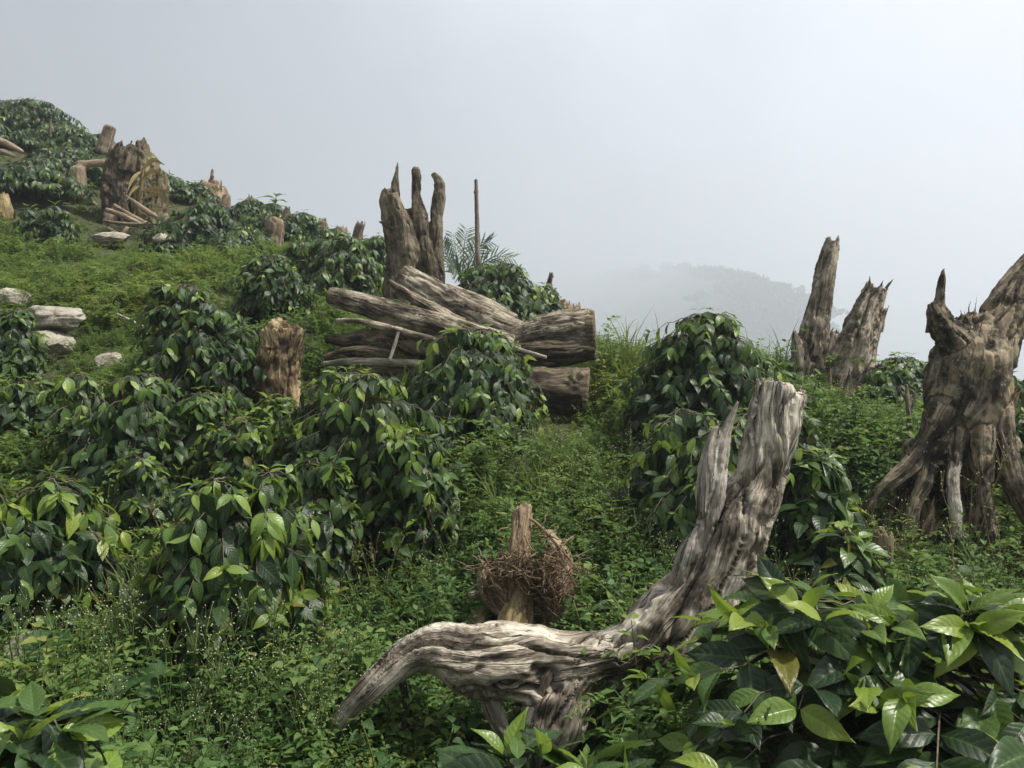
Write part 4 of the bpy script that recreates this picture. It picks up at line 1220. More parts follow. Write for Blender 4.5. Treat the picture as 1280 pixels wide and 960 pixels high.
def coffee_bush(label, px, ptop, d, hw, seed, lod='near', n_ind=280, leaf=.108, dens=1.75, droop=1.0, base=None, height=None, rad=None, upright=0.0, young=.33, group='coffee bushes planted over the hillside', squash=1.0):
    rg = np.random.default_rng(seed)
    if base is None:
        T = P(px, ptop, d)
        bx, by = T[0], T[1]
        bz = gz(bx, by)
        h = max(T[2] - bz, .35)
        rad = hw / F * d * 1.07
    else:
        bx, by, bz = base
        h = height
    base = np.array([bx, by, bz])
    t = thing('coffee_bush', label, 'coffee bush', base, group)
    FOOT.append((bx, by, rad))
    S = Soup()       # stems
    stems = []
    for k in range(rg.integers(2, 4)):
        lean = rg.normal(0, .10, 2) * rad / .45
        c = catmull([[0, 0, -.05], [lean[0] * .4, lean[1] * .4, h * .45], [lean[0], lean[1], h * .93]], 10)
        r = np.linspace(.013, .004, 10)
        V, Tt, Q, U = tube(c, r, 5)
        S.add(V, Tt, Q, U, .3)
        stems.append(c)
    pos, dr, nr, sz, yg = [], [], [], [], []
    nb = int((52 + 70 * rad / .45) * dens)
    lump = rg.uniform(0, 6.3, 3)
    ntier = max(4, int(round(h / .14)))
    for k in range(nb):
        f = ((k + .5) / nb) ** .80
        hf = .05 + .93 * f
        tier = (.5 + np.floor(hf * ntier)) / ntier
        hf = float(np.clip(tier + (hf - tier) * .5 + rg.normal(0, .018), rg.uniform(.03, .06), .955))
        az = k * 2.399963 + rg.normal(0, .35)
        prof = math.sqrt(max(.015, 1 - ((hf - .30) / .675) ** 2)) if hf > .30 else .86 + .14 * hf / .30
        Rr = max(.05, rad * prof * rg.uniform(.70, 1.05) * (1 + .10 * math.sin(2 * az + lump[0]) + .09 * math.sin(3 * az + lump[1] + hf * 5)) - leaf * .40)
        if rg.random() < .06:
            Rr *= 1.25
        st = stems[k % len(stems)]
        o = np.array([np.interp(hf * h, st[:, 2], st[:, i]) for i in range(3)])
        o[2] = min(hf * h, st[-1, 2])
        rise = .14 - .10 * f
        dirh = np.array([math.cos(az), math.sin(az), 0])
        q = np.linspace(0, 1, 7)
        hang = (.14 + .12 * rg.random()) * droop * Rr / .45 * (1.1 - .3 * f)
        c = o + dirh * (q * Rr)[:, None] + np.array([0, 0, 1]) * (rise * Rr * q - hang * q ** 2.2 + rg.normal(0, .012, 7) * q)[:, None]
        c[:, 2] = np.maximum(c[:, 2], .03)
        V, Tt, Q, U = tube(c, np.linspace(.0040, .0015, 7), 3, cap=False)
        S.add(V, Tt, Q, U, .3 + .4 * rg.random())
        nn = max(3, int(Rr / (leaf * .46) * .82))
        for i in range(nn):
            a = 1 - (i / nn) * .80
            p = np.array([np.interp(a, q, c[:, m]) for m in range(3)])
            td = norm(np.array([np.interp(min(1, a + .05), q, c[:, m]) - np.interp(a - .05, q, c[:, m]) for m in range(3)]))
            lat = norm(np.cross(td, [0, 0, 1]))
            tip = i == 0
            s = leaf * rg.uniform(.72, 1.20) * (.74 if tip else 1)
            rr_ = rg.random()
            yy = (1 if rr_ < young * .62 * (.35 + f) else 2 if rr_ < .85 else 0) if tip else (1 if rr_ < young * .16 * (.3 + f) else 2 if rr_ < .25 + .40 * f else 0) if i == 1 else (2 if rr_ < .03 + .06 * f else 0)
            for sg in (-1, 1):
                if rg.random() < .07:
                    continue
                dd = td * rg.uniform(.35, .9) + sg * lat * rg.uniform(.4, .95) + np.array([0, 0, -1]) * (rg.uniform(.35, 1.35) * droop - (.45 if tip else 0) - upright * rg.uniform(.2, 1))
                n0 = np.array([0, 0, .8]) + td * .75 + sg * lat * .25 + rg.normal(0, .25, 3)
                pos.append(p + sg * lat * .004)
                dr.append(dd); nr.append(n0); sz.append(s * rg.uniform(.9, 1.1)); yg.append(yy)
            if tip and lod in ('hero', 'near') and rg.random() < .5:     # folded new pair at the tip
                for sg in (-1, 1):
                    pos.append(p); dr.append(td * .8 + np.array([0, 0, .6]) + sg * lat * .25); nr.append(sg * -lat + rg.normal(0, .2, 3))
                    sz.append(s * .42); yg.append(1)
    # leaves close to the stems that close the crown
    for k in range(int(nb * 2.6)):
        u_ = norm(rg.normal(size=3)) * rg.random() ** .45 * .74
        hz_ = .40 * h + u_[2] * .52 * h
        if hz_ < .04:
            continue
        pos.append(np.array([u_[0] * rad, u_[1] * rad, hz_])); dr.append(np.array([u_[0], u_[1], -.5]) + rg.normal(0, .4, 3))
        nr.append(np.array([u_[0], u_[1], .8]) + rg.normal(0, .3, 3)); sz.append(leaf * rg.uniform(.8, 1.15)); yg.append(0)
    # upright leading shoots
    for st in stems:
        for i in range(4):
            az = rg.uniform(0, 6.28)
            for sg in (0, math.pi):
                dd = np.array([math.cos(az + sg), math.sin(az + sg), .55 - .5 * i])
                pos.append(st[-1] - [0, 0, .035 * i - .02]); dr.append(dd); nr.append(np.array([-dd[0] * .3, -dd[1] * .3, 1.0]))
                sz.append(leaf * (.55 + .14 * i)); yg.append(1 if rg.random() < .55 - .15 * i else 2)
    pos, dr, nr, sz, yg = np.array(pos), np.array(dr), np.array(nr), np.array(sz), np.array(yg)
    M = leaf_frames(dr, nr)
    link('trunk', S.mesh('trunk', [MAT['stem']]), t)
    n = len(pos)
    tint = rg.random(n)
    var = rg.integers(0, len(LOD[lod]), n)
    ind = np.zeros(n, bool)
    if n_ind:
        cpos = pos + dr / np.linalg.norm(dr, axis=1)[:, None] * (sz * .5)[:, None] + base - CAM
        dep = cpos @ FWD
        sx, sy = cpos @ RIGHT / np.maximum(dep, .2) * F, cpos @ UP / np.maximum(dep, .2) * F
        cell = np.maximum(4, leaf * .42 / d * F)
        key = np.round(sx / cell) * 100003 + np.round(sy / cell)
        onscr = (np.abs(sx) < 700) & (np.abs(sy) < 540) & (dep > .2)
        rank = np.zeros(n)
        seen = {}
        for i in np.argsort(dep):
            rank[i] = seen.get(key[i], 0)
            seen[key[i]] = rank[i] + 1
        score = rank + (dep - dep.min()) / (np.ptp(dep) + .01) * .9 + np.where(onscr, 0, 50)
        o_ = np.argsort(score)[:n_ind]
        ind[o_] = True
        for i in o_:
            yy = int(yg[i])
            ob = bpy.data.objects.new('young_leaf' if yy == 1 else 'leaf', leaf_mesh(lod, int(var[i]), yy))
            mm = Matrix(M[i].tolist()).to_4x4() @ Matrix.Diagonal((sz[i], sz[i], sz[i], 1))
            mm.translation = pos[i]
            ob.parent = t
            ob.matrix_basis = mm
            COL.objects.link(ob)
            NLEAF[0] += 1
    rest = ~ind
    if rest.any():
        s = Soup()
        l2 = {'hero': 'near', 'near': 'mid', 'mid': 'mid', 'far': 'far'}[lod]
        vr = var % len(LOD[l2])
        for k in range(len(LOD[l2])):
            for yy in (0, 1, 2):
                sel = rest & (vr == k) & (yg == yy)
                if sel.any():
                    V, Q, U = LOD[l2][k]
                    s.stamp([(V, None, Q, U, yy, np.zeros(len(V)))], M[sel], pos[sel], sz[sel], tint[sel])
        link('foliage', s.mesh('foliage', [MAT['coffee'], MAT['young'], MAT['fresh']]), t, kind='stuff')
    return t


B = coffee_bush
# nearest
B('large leaved glossy coffee bush filling the bottom right corner', 0, 0, 1.95, 0, 1, lod='hero', n_ind=300, leaf=.160, base=(0.98, 1.98, .02), height=.98, rad=.68, dens=1.25, droop=.4, upright=.5, young=1.1)
B('small corner coffee bush cut by the bottom left edge', 0, 0, 1.45, 0, 2, lod='hero', n_ind=200, leaf=.17, base=(-.93, 1.48, .12), height=.85, rad=.25, dens=1.0, droop=.7, upright=.2, young=.5)
B('low sprouting coffee shoot right beside the root of the bent trunk', 0, 0, 1.6, 0, 3, lod='hero', n_ind=200, leaf=.15, base=(.20, 1.66, .04), height=.72, rad=.33, dens=.8, droop=.4, upright=.6, young=1.2)
# left and centre
B('full rounded coffee bush in sunlight, lower left of the bent trunk', 288, 577, 3.4, 118, 11, leaf=.128, young=.85, n_ind=300)
B('dark coffee bush cut by the left edge, below the pale limestone', 25, 588, 3.6, 118, 12, leaf=.132, young=.9, n_ind=260)
B('coffee bush left of centre with the small pale rock just behind it', 155, 456, 4.6, 95, 13, young=.4)
B('coffee bush between the small pale rock and the short brown stump', 265, 346, 5.6, 82, 14, young=.35)
B('broad coffee bush in front of the bottom log, left of centre', 445, 452, 4.5, 118, 15, young=.9, n_ind=300)
B('coffee bush growing up in front of the log pile', 585, 400, 5.2, 102, 16, young=.6, dens=1.9)
B('low coffee bush right under the broad one in front of the bottom log', 525, 530, 4.2, 62, 17, young=.6, n_ind=200)
B('dark low coffee bush between the sunlit rounded bush and the broad one', 400, 565, 4.0, 60, 18, young=.4, n_ind=180)
B('coffee bush cut by the left edge beside the layered limestone', 8, 377, 6, 48, 19, n_ind=220)
B('low dark coffee bush at the left edge under the tan boulder', 40, 470, 5.2, 62, 20, n_ind=200)
B('low dark coffee bush in the gap below the small pale rock', 235, 480, 4.9, 66, 21, n_ind=200, young=.25)
B('low dark coffee bush against the foot of the short brown stump', 355, 494, 5.15, 40, 22, n_ind=150, young=.4)
B('dark coffee bush filling the space between the two left centre bushes and the broad one', 310, 520, 4.6, 60, 23, n_ind=200, young=.3)
B('low dark coffee bush below the bush behind the small pale rock', 175, 560, 4.3, 60, 24, n_ind=200, young=.4)
B('low coffee bush between the domed bush and the bent trunk top', 985, 500, 4.6, 55, 25, n_ind=200, young=.3)
B('dark coffee bush low behind the lower half of the bent trunk', 950, 590, 4.3, 70, 26, n_ind=200, young=.3)
B('dark coffee bush under the bush left of the bent trunk', 835, 600, 4.2, 55, 27, n_ind=200, young=.3)
B('coffee bush right of the twin spires near the dead sapling', 1105, 452, 5.9, 45, 28, n_ind=180, young=.15)
# behind the logs
B('coffee bush to the left of the finger stump, nearer of two', 338, 310, 7, 52, 31, n_ind=220)
B('coffee bush to the left of the finger stump, touching it', 425, 290, 8.2, 62, 32, n_ind=200, lod='mid')
B('coffee bush left of the finger stump, under the seedling stump', 378, 300, 8.6, 45, 33, n_ind=150, lod='mid')
B('round coffee bush behind the log pile with the pole rising above', 622, 319, 7, 76, 34, n_ind=300, young=.3)
B('low coffee bush sloping down to the crest behind the thick pale log', 672, 352, 7.2, 42, 35, n_ind=160)
# right
B('tall domed coffee bush on the crest right of the log pile', 866, 379, 5, 108, 41, dens=1.7, n_ind=300, young=.35)
B('coffee bush in front of the domed one, left of the bent trunk', 890, 500, 4.15, 122, 42, dens=1.5, n_ind=300, young=.5)
B('low coffee bush at the right foot of the domed one', 945, 440, 5.2, 50, 43, n_ind=180)
B('dark coffee bush hugging the right side of the bent trunk', 1010, 560, 3.9, 66, 44, n_ind=260, leaf=.135)
B('coffee bush between the twin spires and the buttressed stump', 1128, 440, 6.2, 58, 45, n_ind=220, young=.15)
B('coffee bush behind the buttressed stump at the right edge', 1282, 462, 5.3, 50, 46, n_ind=200, young=.3)
B('low coffee bush on the crest close behind the buttressed stump', 1190, 452, 6.4, 48, 47, n_ind=120, young=.15)
B('dark low coffee bush beneath the buttressed stump roots', 1040, 655, 3.4, 58, 48, n_ind=200, leaf=.14, young=.2)
# upper left
FARB = [
    ('topmost coffee bush on the skyline at the left edge', 22, 122, 16, 52, 51), ('coffee bush on the skyline second from the left edge', 70, 152, 15.3, 42, 52),
    ('coffee bush on the skyline just left of the pinkish post', 112, 160, 15, 32, 53), ('broad dark coffee bush at left edge under the skyline bushes', 25, 196, 12.2, 55, 54),
    ('lone dark round coffee bush on the open upper slope', 62, 256, 10.0, 27, 55), ('dark coffee bush under the skyline left of the squat straw stump', 75, 180, 13.8, 35, 56),
    ('dark coffee bush right of the heap of broken branches', 238, 246, 10.2, 52, 57), ('coffee bush on the skyline right of the mossy spire', 222, 222, 14, 24, 58),
    ('coffee bush on the skyline around the tiny dark stub', 318, 248, 14, 30, 59), ('coffee bush under the leaning stake', 300, 276, 11, 38, 60),
    ('coffee bush on the ridge right of the narrow dark stub', 378, 264, 13, 28, 61), ('coffee bush on the skyline behind the mossy spire', 200, 214, 15, 20, 62),
    ('coffee bush on the ridge below the leaning brown stub', 452, 292, 11, 30, 63), ('coffee bush on the ridge at the three stubs', 408, 284, 12, 28, 64),
    ('coffee bush just left of the tall dark stump', 125, 190, 13.5, 20, 65), ('low coffee bush beyond the seedling stump', 345, 272, 12.5, 28, 66),
    ('coffee bush on the skyline between reddish stump and mossy spire', 245, 234, 14.6, 20, 67), ('coffee bush on the slope right of the pale stones', 290, 298, 9.4, 32, 68),
    ('low coffee bush on the slope above the layered limestone', 215, 290, 9.9, 26, 69), ('coffee bush left edge beside the brown fallen branch', -10, 160, 14, 40, 70),
]
for lab, px, pt, d, hw, sd in FARB:
    B(lab, px, pt, d, hw * 1.42, sd, lod='mid' if d < 10.5 else 'far', n_ind=90 if d < 11 else 0, dens=1.0, leaf=.14 if d > 10.5 else .12, young=.15)
print('leaf objects', NLEAF[0])

# ------------------------------------------------------------------ weeds
_ov = ([0, .08, .2, .34, .5, .68, .84, 1], [.12, .55, .92, 1, .88, .58, .25, .0])
_rd = ([0, .12, .35, .6, .85, 1], [.55, .95, 1.05, .95, .62, .12])
_nar = ([0, .2, .5, .8, 1], [.2, .8, 1, .6, 0])


def small_leaf(width=.3, curve=.25, fold=.12, prof=_ov, ny=3):
    V, Q, U = leaf_geo(ny, 2, width=width, fold=fold, curve=curve, wave=.03, prof=prof)
    return V, Q, U


def rot_to(d, nrm):
    return leaf_frames(np.asarray([d], float), np.asarray([nrm], float))[0]


def herb_proto(seed, h=.26, nodes=6, leaf=.055, width=.32, spread=1.0, prof=_ov, branches=2, flower=False, droop=.25, ny=4):
    """stem with opposite leaf pairs; returns pieces for Soup.stamp (mat 0 leaves, 1 stems, 2 flowers)"""
    rg = np.random.default_rng(seed)
    sl, ss, sf = Soup(), Soup(), Soup()
    for bch in range(branches):
        hh = h * rg.uniform(.65, 1.05)
        lean = rg.normal(0, .25, 2) * h * (1.1 if bch else .4)
        c = catmull([[0, 0, -.02], [lean[0] * .4, lean[1] * .4, hh * .5], [lean[0], lean[1], hh]], 6)
        V, T, Q, U = tube(c, np.linspace(.0028, .0012, 6), 3, cap=False)
        ss.add(V, None, Q, U, rg.random() * .5)
        az = rg.uniform(0, 6.28)
        for k in range(nodes):
            f = .18 + .82 * k / (nodes - 1)
            p = np.array([np.interp(f, np.linspace(0, 1, 6), c[:, i]) for i in range(3)])
            s = leaf * (1.15 - .55 * f) * rg.uniform(.8, 1.15)
            az += 1.57 + rg.normal(0, .3)
            for sg in (0, math.pi):
                a = az + sg + rg.normal(0, .2)
                d = np.array([math.cos(a) * spread, math.sin(a) * spread, rg.uniform(-.25, .5) + (.35 if k == nodes - 1 else 0)])
                M = rot_to(d, np.array([0, 0, 1]) + rg.normal(0, .25, 3))
                V, Q, U = small_leaf(width * rg.uniform(.85, 1.15), droop * rg.uniform(.5, 1.5), .12, prof, ny)
                W = (V * s) @ M.T + p + norm(d) * s * .18
                sl.add(W, None, Q, U, rg.uniform(-.08, .08) + (.12 if k > nodes - 2 else 0))
        if flower:
            for q in range(rg.integers(3, 7)):
                a, r = rg.uniform(0, 6.28), rg.uniform(.01, .05)
                p0 = c[-1]
                p1 = p0 + np.array([math.cos(a) * r, math.sin(a) * r, rg.uniform(.02, .09)])
                V, T, Q, U = tube(np.array([p0, (p0 + p1) / 2 + [0, 0, .008], p1]), np.array([.0012, .001, .0008]), 3, cap=False)
                ss.add(V, None, Q, U, .2)
                rr = rg.uniform(.0018, .0034)
                oc = np.array([[1, 0, 0], [0, 1, 0], [-1, 0, 0], [0, -1, 0], [0, 0, 1.2], [0, 0, -1]]) * rr + p1
                sf.add(oc, np.array([[0, 1, 4], [1, 2, 4], [2, 3, 4], [3, 0, 4], [1, 0, 5], [2, 1, 5], [3, 2, 5], [0, 3, 5]]), None, np.zeros((6, 2)), 0)
    out = []
    for sp, mi in ((sl, 0), (ss, 1), (sf, 2)):
        if sp.V:
            out.append((np.concatenate(sp.V), np.concatenate(sp.T) if sp.T else None, np.concatenate(sp.Q) if sp.Q else None, np.concatenate(sp.U), mi, np.concatenate(sp.C)))
    return out


def fern_proto(seed, n=5, length=.22, leaflet=.035, up=.8):
    rg = np.random.default_rng(seed)
    sl, ss = Soup(), Soup()
    q = np.array([[0, 0, 0], [.22, .5, .05], [0, 1, -.05], [-.22, .5, .05]])
    for k in range(n):
        a = k * 6.28 / n + rg.normal(0, .5)
        d = np.array([math.cos(a), math.sin(a), 0])
        Lf = length * rg.uniform(.6, 1.15)
        c = catmull([[0, 0, -.02], d * Lf * .35 + [0, 0, Lf * up * .7], d * Lf * .95 + [0, 0, Lf * up * rg.uniform(.4, .95)]], 8)
        V, T, Q, U = tube(c, np.linspace(.0016, .0006, 8), 3, cap=False)
        ss.add(V, None, Q, U, .3)
        t_, _, _ = frames(c)
        for i in range(2, 15):
            f = i / 14
            p = np.array([np.interp(f, np.linspace(0, 1, 8), c[:, m]) for m in range(3)])
            td = np.array([np.interp(f, np.linspace(0, 1, 8), t_[:, m]) for m in range(3)])
            lat = norm(np.cross(td, [0, 0, 1.0]))
            s = leaflet * (1.15 - .8 * abs(f - .45)) * rg.uniform(.8, 1.2)
            for sg in (-1, 1):
                M = rot_to(sg * lat + td * .6 + rg.normal(0, .15, 3), np.array([0, 0, 1]) + rg.normal(0, .3, 3))
                sl.add((q * s) @ M.T + p, None, np.array([[0, 1, 2, 3]]), np.array([[.5, 0], [1, .5], [.5, 1], [0, .5]]), rg.uniform(-.06, .06))
    return [(np.concatenate(sl.V), None, np.concatenate(sl.Q), np.concatenate(sl.U), 0, np.concatenate(sl.C)),
            (np.concatenate(ss.V), None, np.concatenate(ss.Q), np.concatenate(ss.U), 1, np.concatenate(ss.C))]


def grass_proto(seed, n=14, h=.28, seedhead=False):
    rg = np.random.default_rng(seed)
    sl = Soup()
    for k in range(n):
        a = rg.uniform(0, 6.28)
        hh, r = h * rg.uniform(.5, 1.1), rg.uniform(.15, .75)
        d = np.array([math.cos(a), math.sin(a), 0])
        o = np.array([rg.normal(0, .02), rg.normal(0, .02), -.01])
        c = catmull([o, o + d * hh * r * .3 + [0, 0, hh * .6], o + d * hh * r + [0, 0, hh * rg.uniform(.65, 1)]], 5)
        lat = np.array([-d[1], d[0], 0]) * rg.uniform(.0018, .0035)
        w = np.array([.8, 1, .9, .6, .05])[:, None]
        V = np.concatenate([c - lat * w, c + lat * w])
        Q = np.array([[i, 5 + i, 6 + i, i + 1] for i in range(4)])
        U = np.stack([np.repeat([0, 1], 5), np.tile(np.linspace(0, 1, 5), 2)], -1)
        sl.add(V, None, Q, U, rg.uniform(-.12, .12))
    return [(np.concatenate(sl.V), None, np.concatenate(sl.Q), np.concatenate(sl.U), 0, np.concatenate(sl.C))]


RW = np.random.default_rng(77)


def scatter(n, dmin, dmax, margin=1.2):
    """points on the ground seen by the camera or just beside its view, even per square metre"""
    out = []
    while sum(len(o) for o in out) < n:
        y = np.sqrt(RW.uniform(dmin ** 2, dmax ** 2, n * 2))
        x = RW.uniform(-.66, .66, n * 2) * y + RW.uniform(-margin, margin, n * 2)
        k = (y > dmin)
        out.append(np.stack([x[k], y[k]], -1))
    return np.concatenate(out)[:n]


def zone(pts, spots):
    """sum of soft spots (px,py,d,radius m)"""
    w = np.zeros(len(pts))
    for (px, py, d, r) in spots:
        c = P(px, py, d)
        w += np.exp(-((pts - c[:2]) ** 2).sum(1) / (r * r))
    return w


def rotz(a, tilt=.25):
    k = len(a)
    ca, sa = np.cos(a), np.sin(a)
    M = np.zeros((k, 3, 3))
    M[:, 0, 0], M[:, 0, 1], M[:, 1, 0], M[:, 1, 1], M[:, 2, 2] = ca, -sa, sa, ca, 1
    tx, ty = RW.normal(0, tilt * .5, k), RW.normal(0, tilt * .5, k)
    M[:, 0, 2] += tx
    M[:, 1, 2] += ty
    return M


SLOPE_X = P(430, 690, 3.8)


def grow(name, protos, pts, mats, smin, smax, label, tintfn=None, lift=-.01, cat='weeds'):
    s = Soup()
    pts = np.asarray(pts)
    for (cx, cy_, cr) in BARE:
        pts = pts[np.hypot(pts[:, 0] - cx, pts[:, 1] - cy_) > cr]
    for (cx, cy_, cr) in FOOT:
        d_ = np.hypot(pts[:, 0] - cx, pts[:, 1] - cy_)
        pts = pts[d_ > cr * .88]
    z = H(pts[:, 0], pts[:, 1])
    low = np.ones(len(pts))
    for (cx, cy_, cr, f_) in LOWZ:
        low = np.minimum(low, 1 - (1 - f_) * np.exp(-(np.hypot(pts[:, 0] - cx, pts[:, 1] - cy_) / cr) ** 4))
    patch = fbm(np.stack([pts[:, 0] * 1.9, pts[:, 1] * 1.9, pts[:, 0] * 0 + len(protos)], -1), 2, 21)
    which = RW.integers(0, len(protos), len(pts))
    sc = RW.uniform(smin, smax, len(pts)) * (.22 + 1.45 * patch) * low
    tint = np.clip(.15 + 1.0 * (patch - .2) + RW.normal(0, .16, len(pts)), .02, .93)
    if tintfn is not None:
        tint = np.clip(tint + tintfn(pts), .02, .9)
    n = len(pts)
    me = bpy.data.meshes.new(name)
    me.vertices.add(n)
    me.vertices.foreach_set('co', np.stack([pts[:, 0], pts[:, 1], z + lift], -1).astype(np.float32).ravel())
    tilt = np.stack([RW.normal(0, .13, n), RW.normal(0, .13, n), RW.uniform(0, 6.283, n)], -1)
    for nm_, typ, key, val in (('rot', 'FLOAT_VECTOR', 'vector', tilt), ('size', 'FLOAT', 'value', sc), ('plant_tint', 'FLOAT', 'value', tint), ('which', 'INT', 'value', which)):
        at = me.attributes.new(nm_, typ, 'POINT')
        at.data.foreach_set(key, np.ascontiguousarray(val, np.int32 if typ == 'INT' else np.float32).ravel())
    ng = bpy.data.node_groups.new(name, 'GeometryNodeTree')
    ng.interface.new_socket('Geometry', in_out='INPUT', socket_type='NodeSocketGeometry')
    ng.interface.new_socket('Geometry', in_out='OUTPUT', socket_type='NodeSocketGeometry')
    gi, go = ng.nodes.new('NodeGroupInput'), ng.nodes.new('NodeGroupOutput')
    jn = ng.nodes.new('GeometryNodeJoinGeometry')

    def attr(nm_, typ):
        q_ = ng.nodes.new('GeometryNodeInputNamedAttribute')
        q_.data_type = typ
        q_.inputs['Name'].default_value = nm_
        return q_.outputs['Attribute']
    er = ng.nodes.new('FunctionNodeEulerToRotation')
    ng.links.new(attr('rot', 'FLOAT_VECTOR'), er.inputs[0])
    sz_, wh_ = attr('size', 'FLOAT'), attr('which', 'INT')
    for k, pr in enumerate(protos):
        s = Soup()
        s.stamp(pr, np.eye(3)[None], np.zeros((1, 3)), np.ones(1), np.zeros(1))
        Fs, mi = [], []
        for lst, ml in ((s.T, s.MT), (s.Q, s.MQ)):
            if lst:
                Fs.append(np.concatenate(lst)); mi.append(np.concatenate(ml))
        pm = build_mesh(name + '_plant', np.concatenate(s.V), Fs, mats, np.concatenate(s.U), np.concatenate(s.C), np.concatenate(mi))
        po = bpy.data.objects.new(name + '_plant', pm)
        oi = ng.nodes.new('GeometryNodeObjectInfo')
        oi.inputs['Object'].default_value = po
        oi.inputs['As Instance'].default_value = True
        cmp_ = ng.nodes.new('FunctionNodeCompare')
        cmp_.data_type = 'INT'
        cmp_.operation = 'EQUAL'
        ng.links.new(wh_, cmp_.inputs[2])
        cmp_.inputs[3].default_value = k
        ip = ng.nodes.new('GeometryNodeInstanceOnPoints')
        ng.links.new(gi.outputs[0], ip.inputs['Points'])
        ng.links.new(cmp_.outputs[0], ip.inputs['Selection'])
        ng.links.new(oi.outputs['Geometry'], ip.inputs['Instance'])
        ng.links.new(er.outputs[0], ip.inputs['Rotation'])
        ng.links.new(sz_, ip.inputs['Scale'])
        ng.links.new(ip.outputs[0], jn.inputs[0])
    ng.links.new(jn.outputs[0], go.inputs[0])
    ob = link(name, me, kind='stuff', label=label, category=cat)
    md = ob.modifiers.new('scatter', 'NODES')
    md.node_group = ng


BARE = []
for (px, py, d, r) in [(66, 400, 6.6, .16), (62, 430, 6.3, .14), (16, 370, 7.1, .10), (134, 450, 5.75, .06), (138, 303, 9.9, .3), (203, 300, 9.5, .14), (36, 830, 3.1, .08),
                       (650, 800, 3.4, .12), (640, 800, 3.25, .1), (680, 800, 3.35, .1), (350, 500, 5.45, .16), (345, 490, 5.2, .14), (160, 285, 11.2, .3), (343, 320, 10.7, .2)]:
    c_ = P(px, py, d)
    BARE.append((c_[0], c_[1], r))

LOWZ = []
for (px, py, d, r, f_) in [(560, 930, 2.6, .34, .35), (660, 940, 2.55, .3, .4), (470, 930, 2.65, .25, .5), (650, 800, 3.2, .30, .3), (660, 770, 3.4, .25, .3), (700, 535, 5.6, .4, .35), (640, 530, 5.6, .4, .4), (1060, 500, 5.6, .45, .45), (430, 450, 5.9, .4, .45), (90, 420, 6.2, .5, .5), (150, 300, 11, 1.0, .5), (265, 280, 14, 1.2, .4), (350, 300, 12, 1.2, .4), (430, 310, 12, 1.2, .4)]:
    c_ = P(px, py, d)
    LOWZ.append((c_[0], c_[1], r, f_))

HM = [MAT['herb'], MAT['greenstem'], MAT['flower']]
FM = [MAT['fern'], MAT['greenstem']]
BROAD = [(250, 900, 2.9, .8), (100, 900, 2.9, .7), (380, 900, 2.9, .5), (500, 900, 2.8, .5), (550, 700, 3.6, .6), (780, 720, 3.6, .6), (1080, 540, 5, .8),
         (460, 720, 3.8, .5), (1150, 730, 3.3, .9), (880, 700, 3.7, .5), (640, 900, 2.8, .4), (300, 400, 6.5, .6), (280, 560, 4.8, .5), (1000, 800, 3, .8)]
FEATH = [(100, 340, 9, 2.2), (200, 400, 7.5, 1.2), (720, 560, 5, .8), (690, 620, 4.5, .7), (60, 560, 5.2, .7), (20, 300, 10, 2), (300, 340, 8.4, 1.2), (60, 300, 10.5, 2.2), (150, 700, 3.9, .4), (470, 390, 7, .7), (740, 500, 5.8, .6), (230, 620, 4.2, .4)]
GRASSY = [(755, 450, 6.5, .8), (760, 500, 5.8, .5), (470, 380, 7.2, .8), (700, 560, 5, .6), (1000, 440, 7, .6), (560, 420, 7, 1), (640, 590, 4.8, .6), (780, 430, 7, .8), (720, 600, 4.6, .7), (760, 560, 5, .5), (680, 540, 5.2, .6), (600, 650, 4.2, .4)]
FLOW = [(700, 660, 4.2, .55), (770, 640, 4.2, .35), (820, 540, 4.8, .35), (220, 700, 3.6, .35), (90, 720, 3.6, .3), (1120, 680, 3.6, .4), (1180, 720, 3.4, .5), (480, 680, 4, .25), (100, 860, 3, .6), (300, 850, 3, .5), (780, 720, 3.6, .4), (850, 710, 3.7, .3)]

near = scatter(11000, 2.15, 6.3, .9)
zb, zf, zg, zfl = zone(near, BROAD), zone(near, FEATH), zone(near, GRASSY), zone(near, FLOW)
u = np.clip(RW.random(len(near)) * .45 + .55 * sstep(.3, .7, fbm(np.stack([near[:, 0] * 1.6, near[:, 1] * 1.6, near[:, 0] * 0], -1), 2, 33)), 0, 1)
tot = zb + zf + zg + .25
cls = np.where(u < (zb + .12) / tot, 0, np.where(u < (zb + zf + .2) / tot, 1, 2))
hp = [herb_proto(k, h=h_, nodes=n_, leaf=l_, width=w_, branches=b_, prof=_ov) for k, (h_, n_, l_, w_, b_) in enumerate([(.25, 8, .052, .34, 2), (.27, 8, .040, .26, 3), (.18, 6, .075, .36, 2), (.30, 9, .046, .24, 2), (.22, 8, .028, .30, 4), (.14, 5, .09, .40, 1)])] + [herb_proto(k + 9, h=.16, nodes=5, leaf=.046, width=.42, branches=3, prof=_rd) for k in range(3)]
bp = near[cls == 0]
grow('broadleaf_weeds', hp, bp[RW.random(len(bp)) < .72], HM, .65, 1.35, 'bright green broadleaf weeds carpeting the ground around the bushes')
fp = [fern_proto(k, n=6, length=.19, leaflet=.030, up=1.3) for k in range(4)] + [herb_proto(k + 30, h=.16, nodes=7, leaf=.022, width=.3, branches=4) for k in range(2)]
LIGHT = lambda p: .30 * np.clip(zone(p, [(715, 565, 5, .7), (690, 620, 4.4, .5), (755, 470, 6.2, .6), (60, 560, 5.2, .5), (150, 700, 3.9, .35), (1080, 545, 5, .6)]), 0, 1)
q = near[cls == 1]
grow('feathery_weeds', fp, q[RW.random(len(q)) < .8], [MAT['fern'], MAT['greenstem'], MAT['flower']], .6, 1.3, 'fine feathery yellow green weeds between the bushes', tintfn=LIGHT)
gp = [grass_proto(k, 16, h_) for k, h_ in enumerate((.18, .24, .30, .40))]
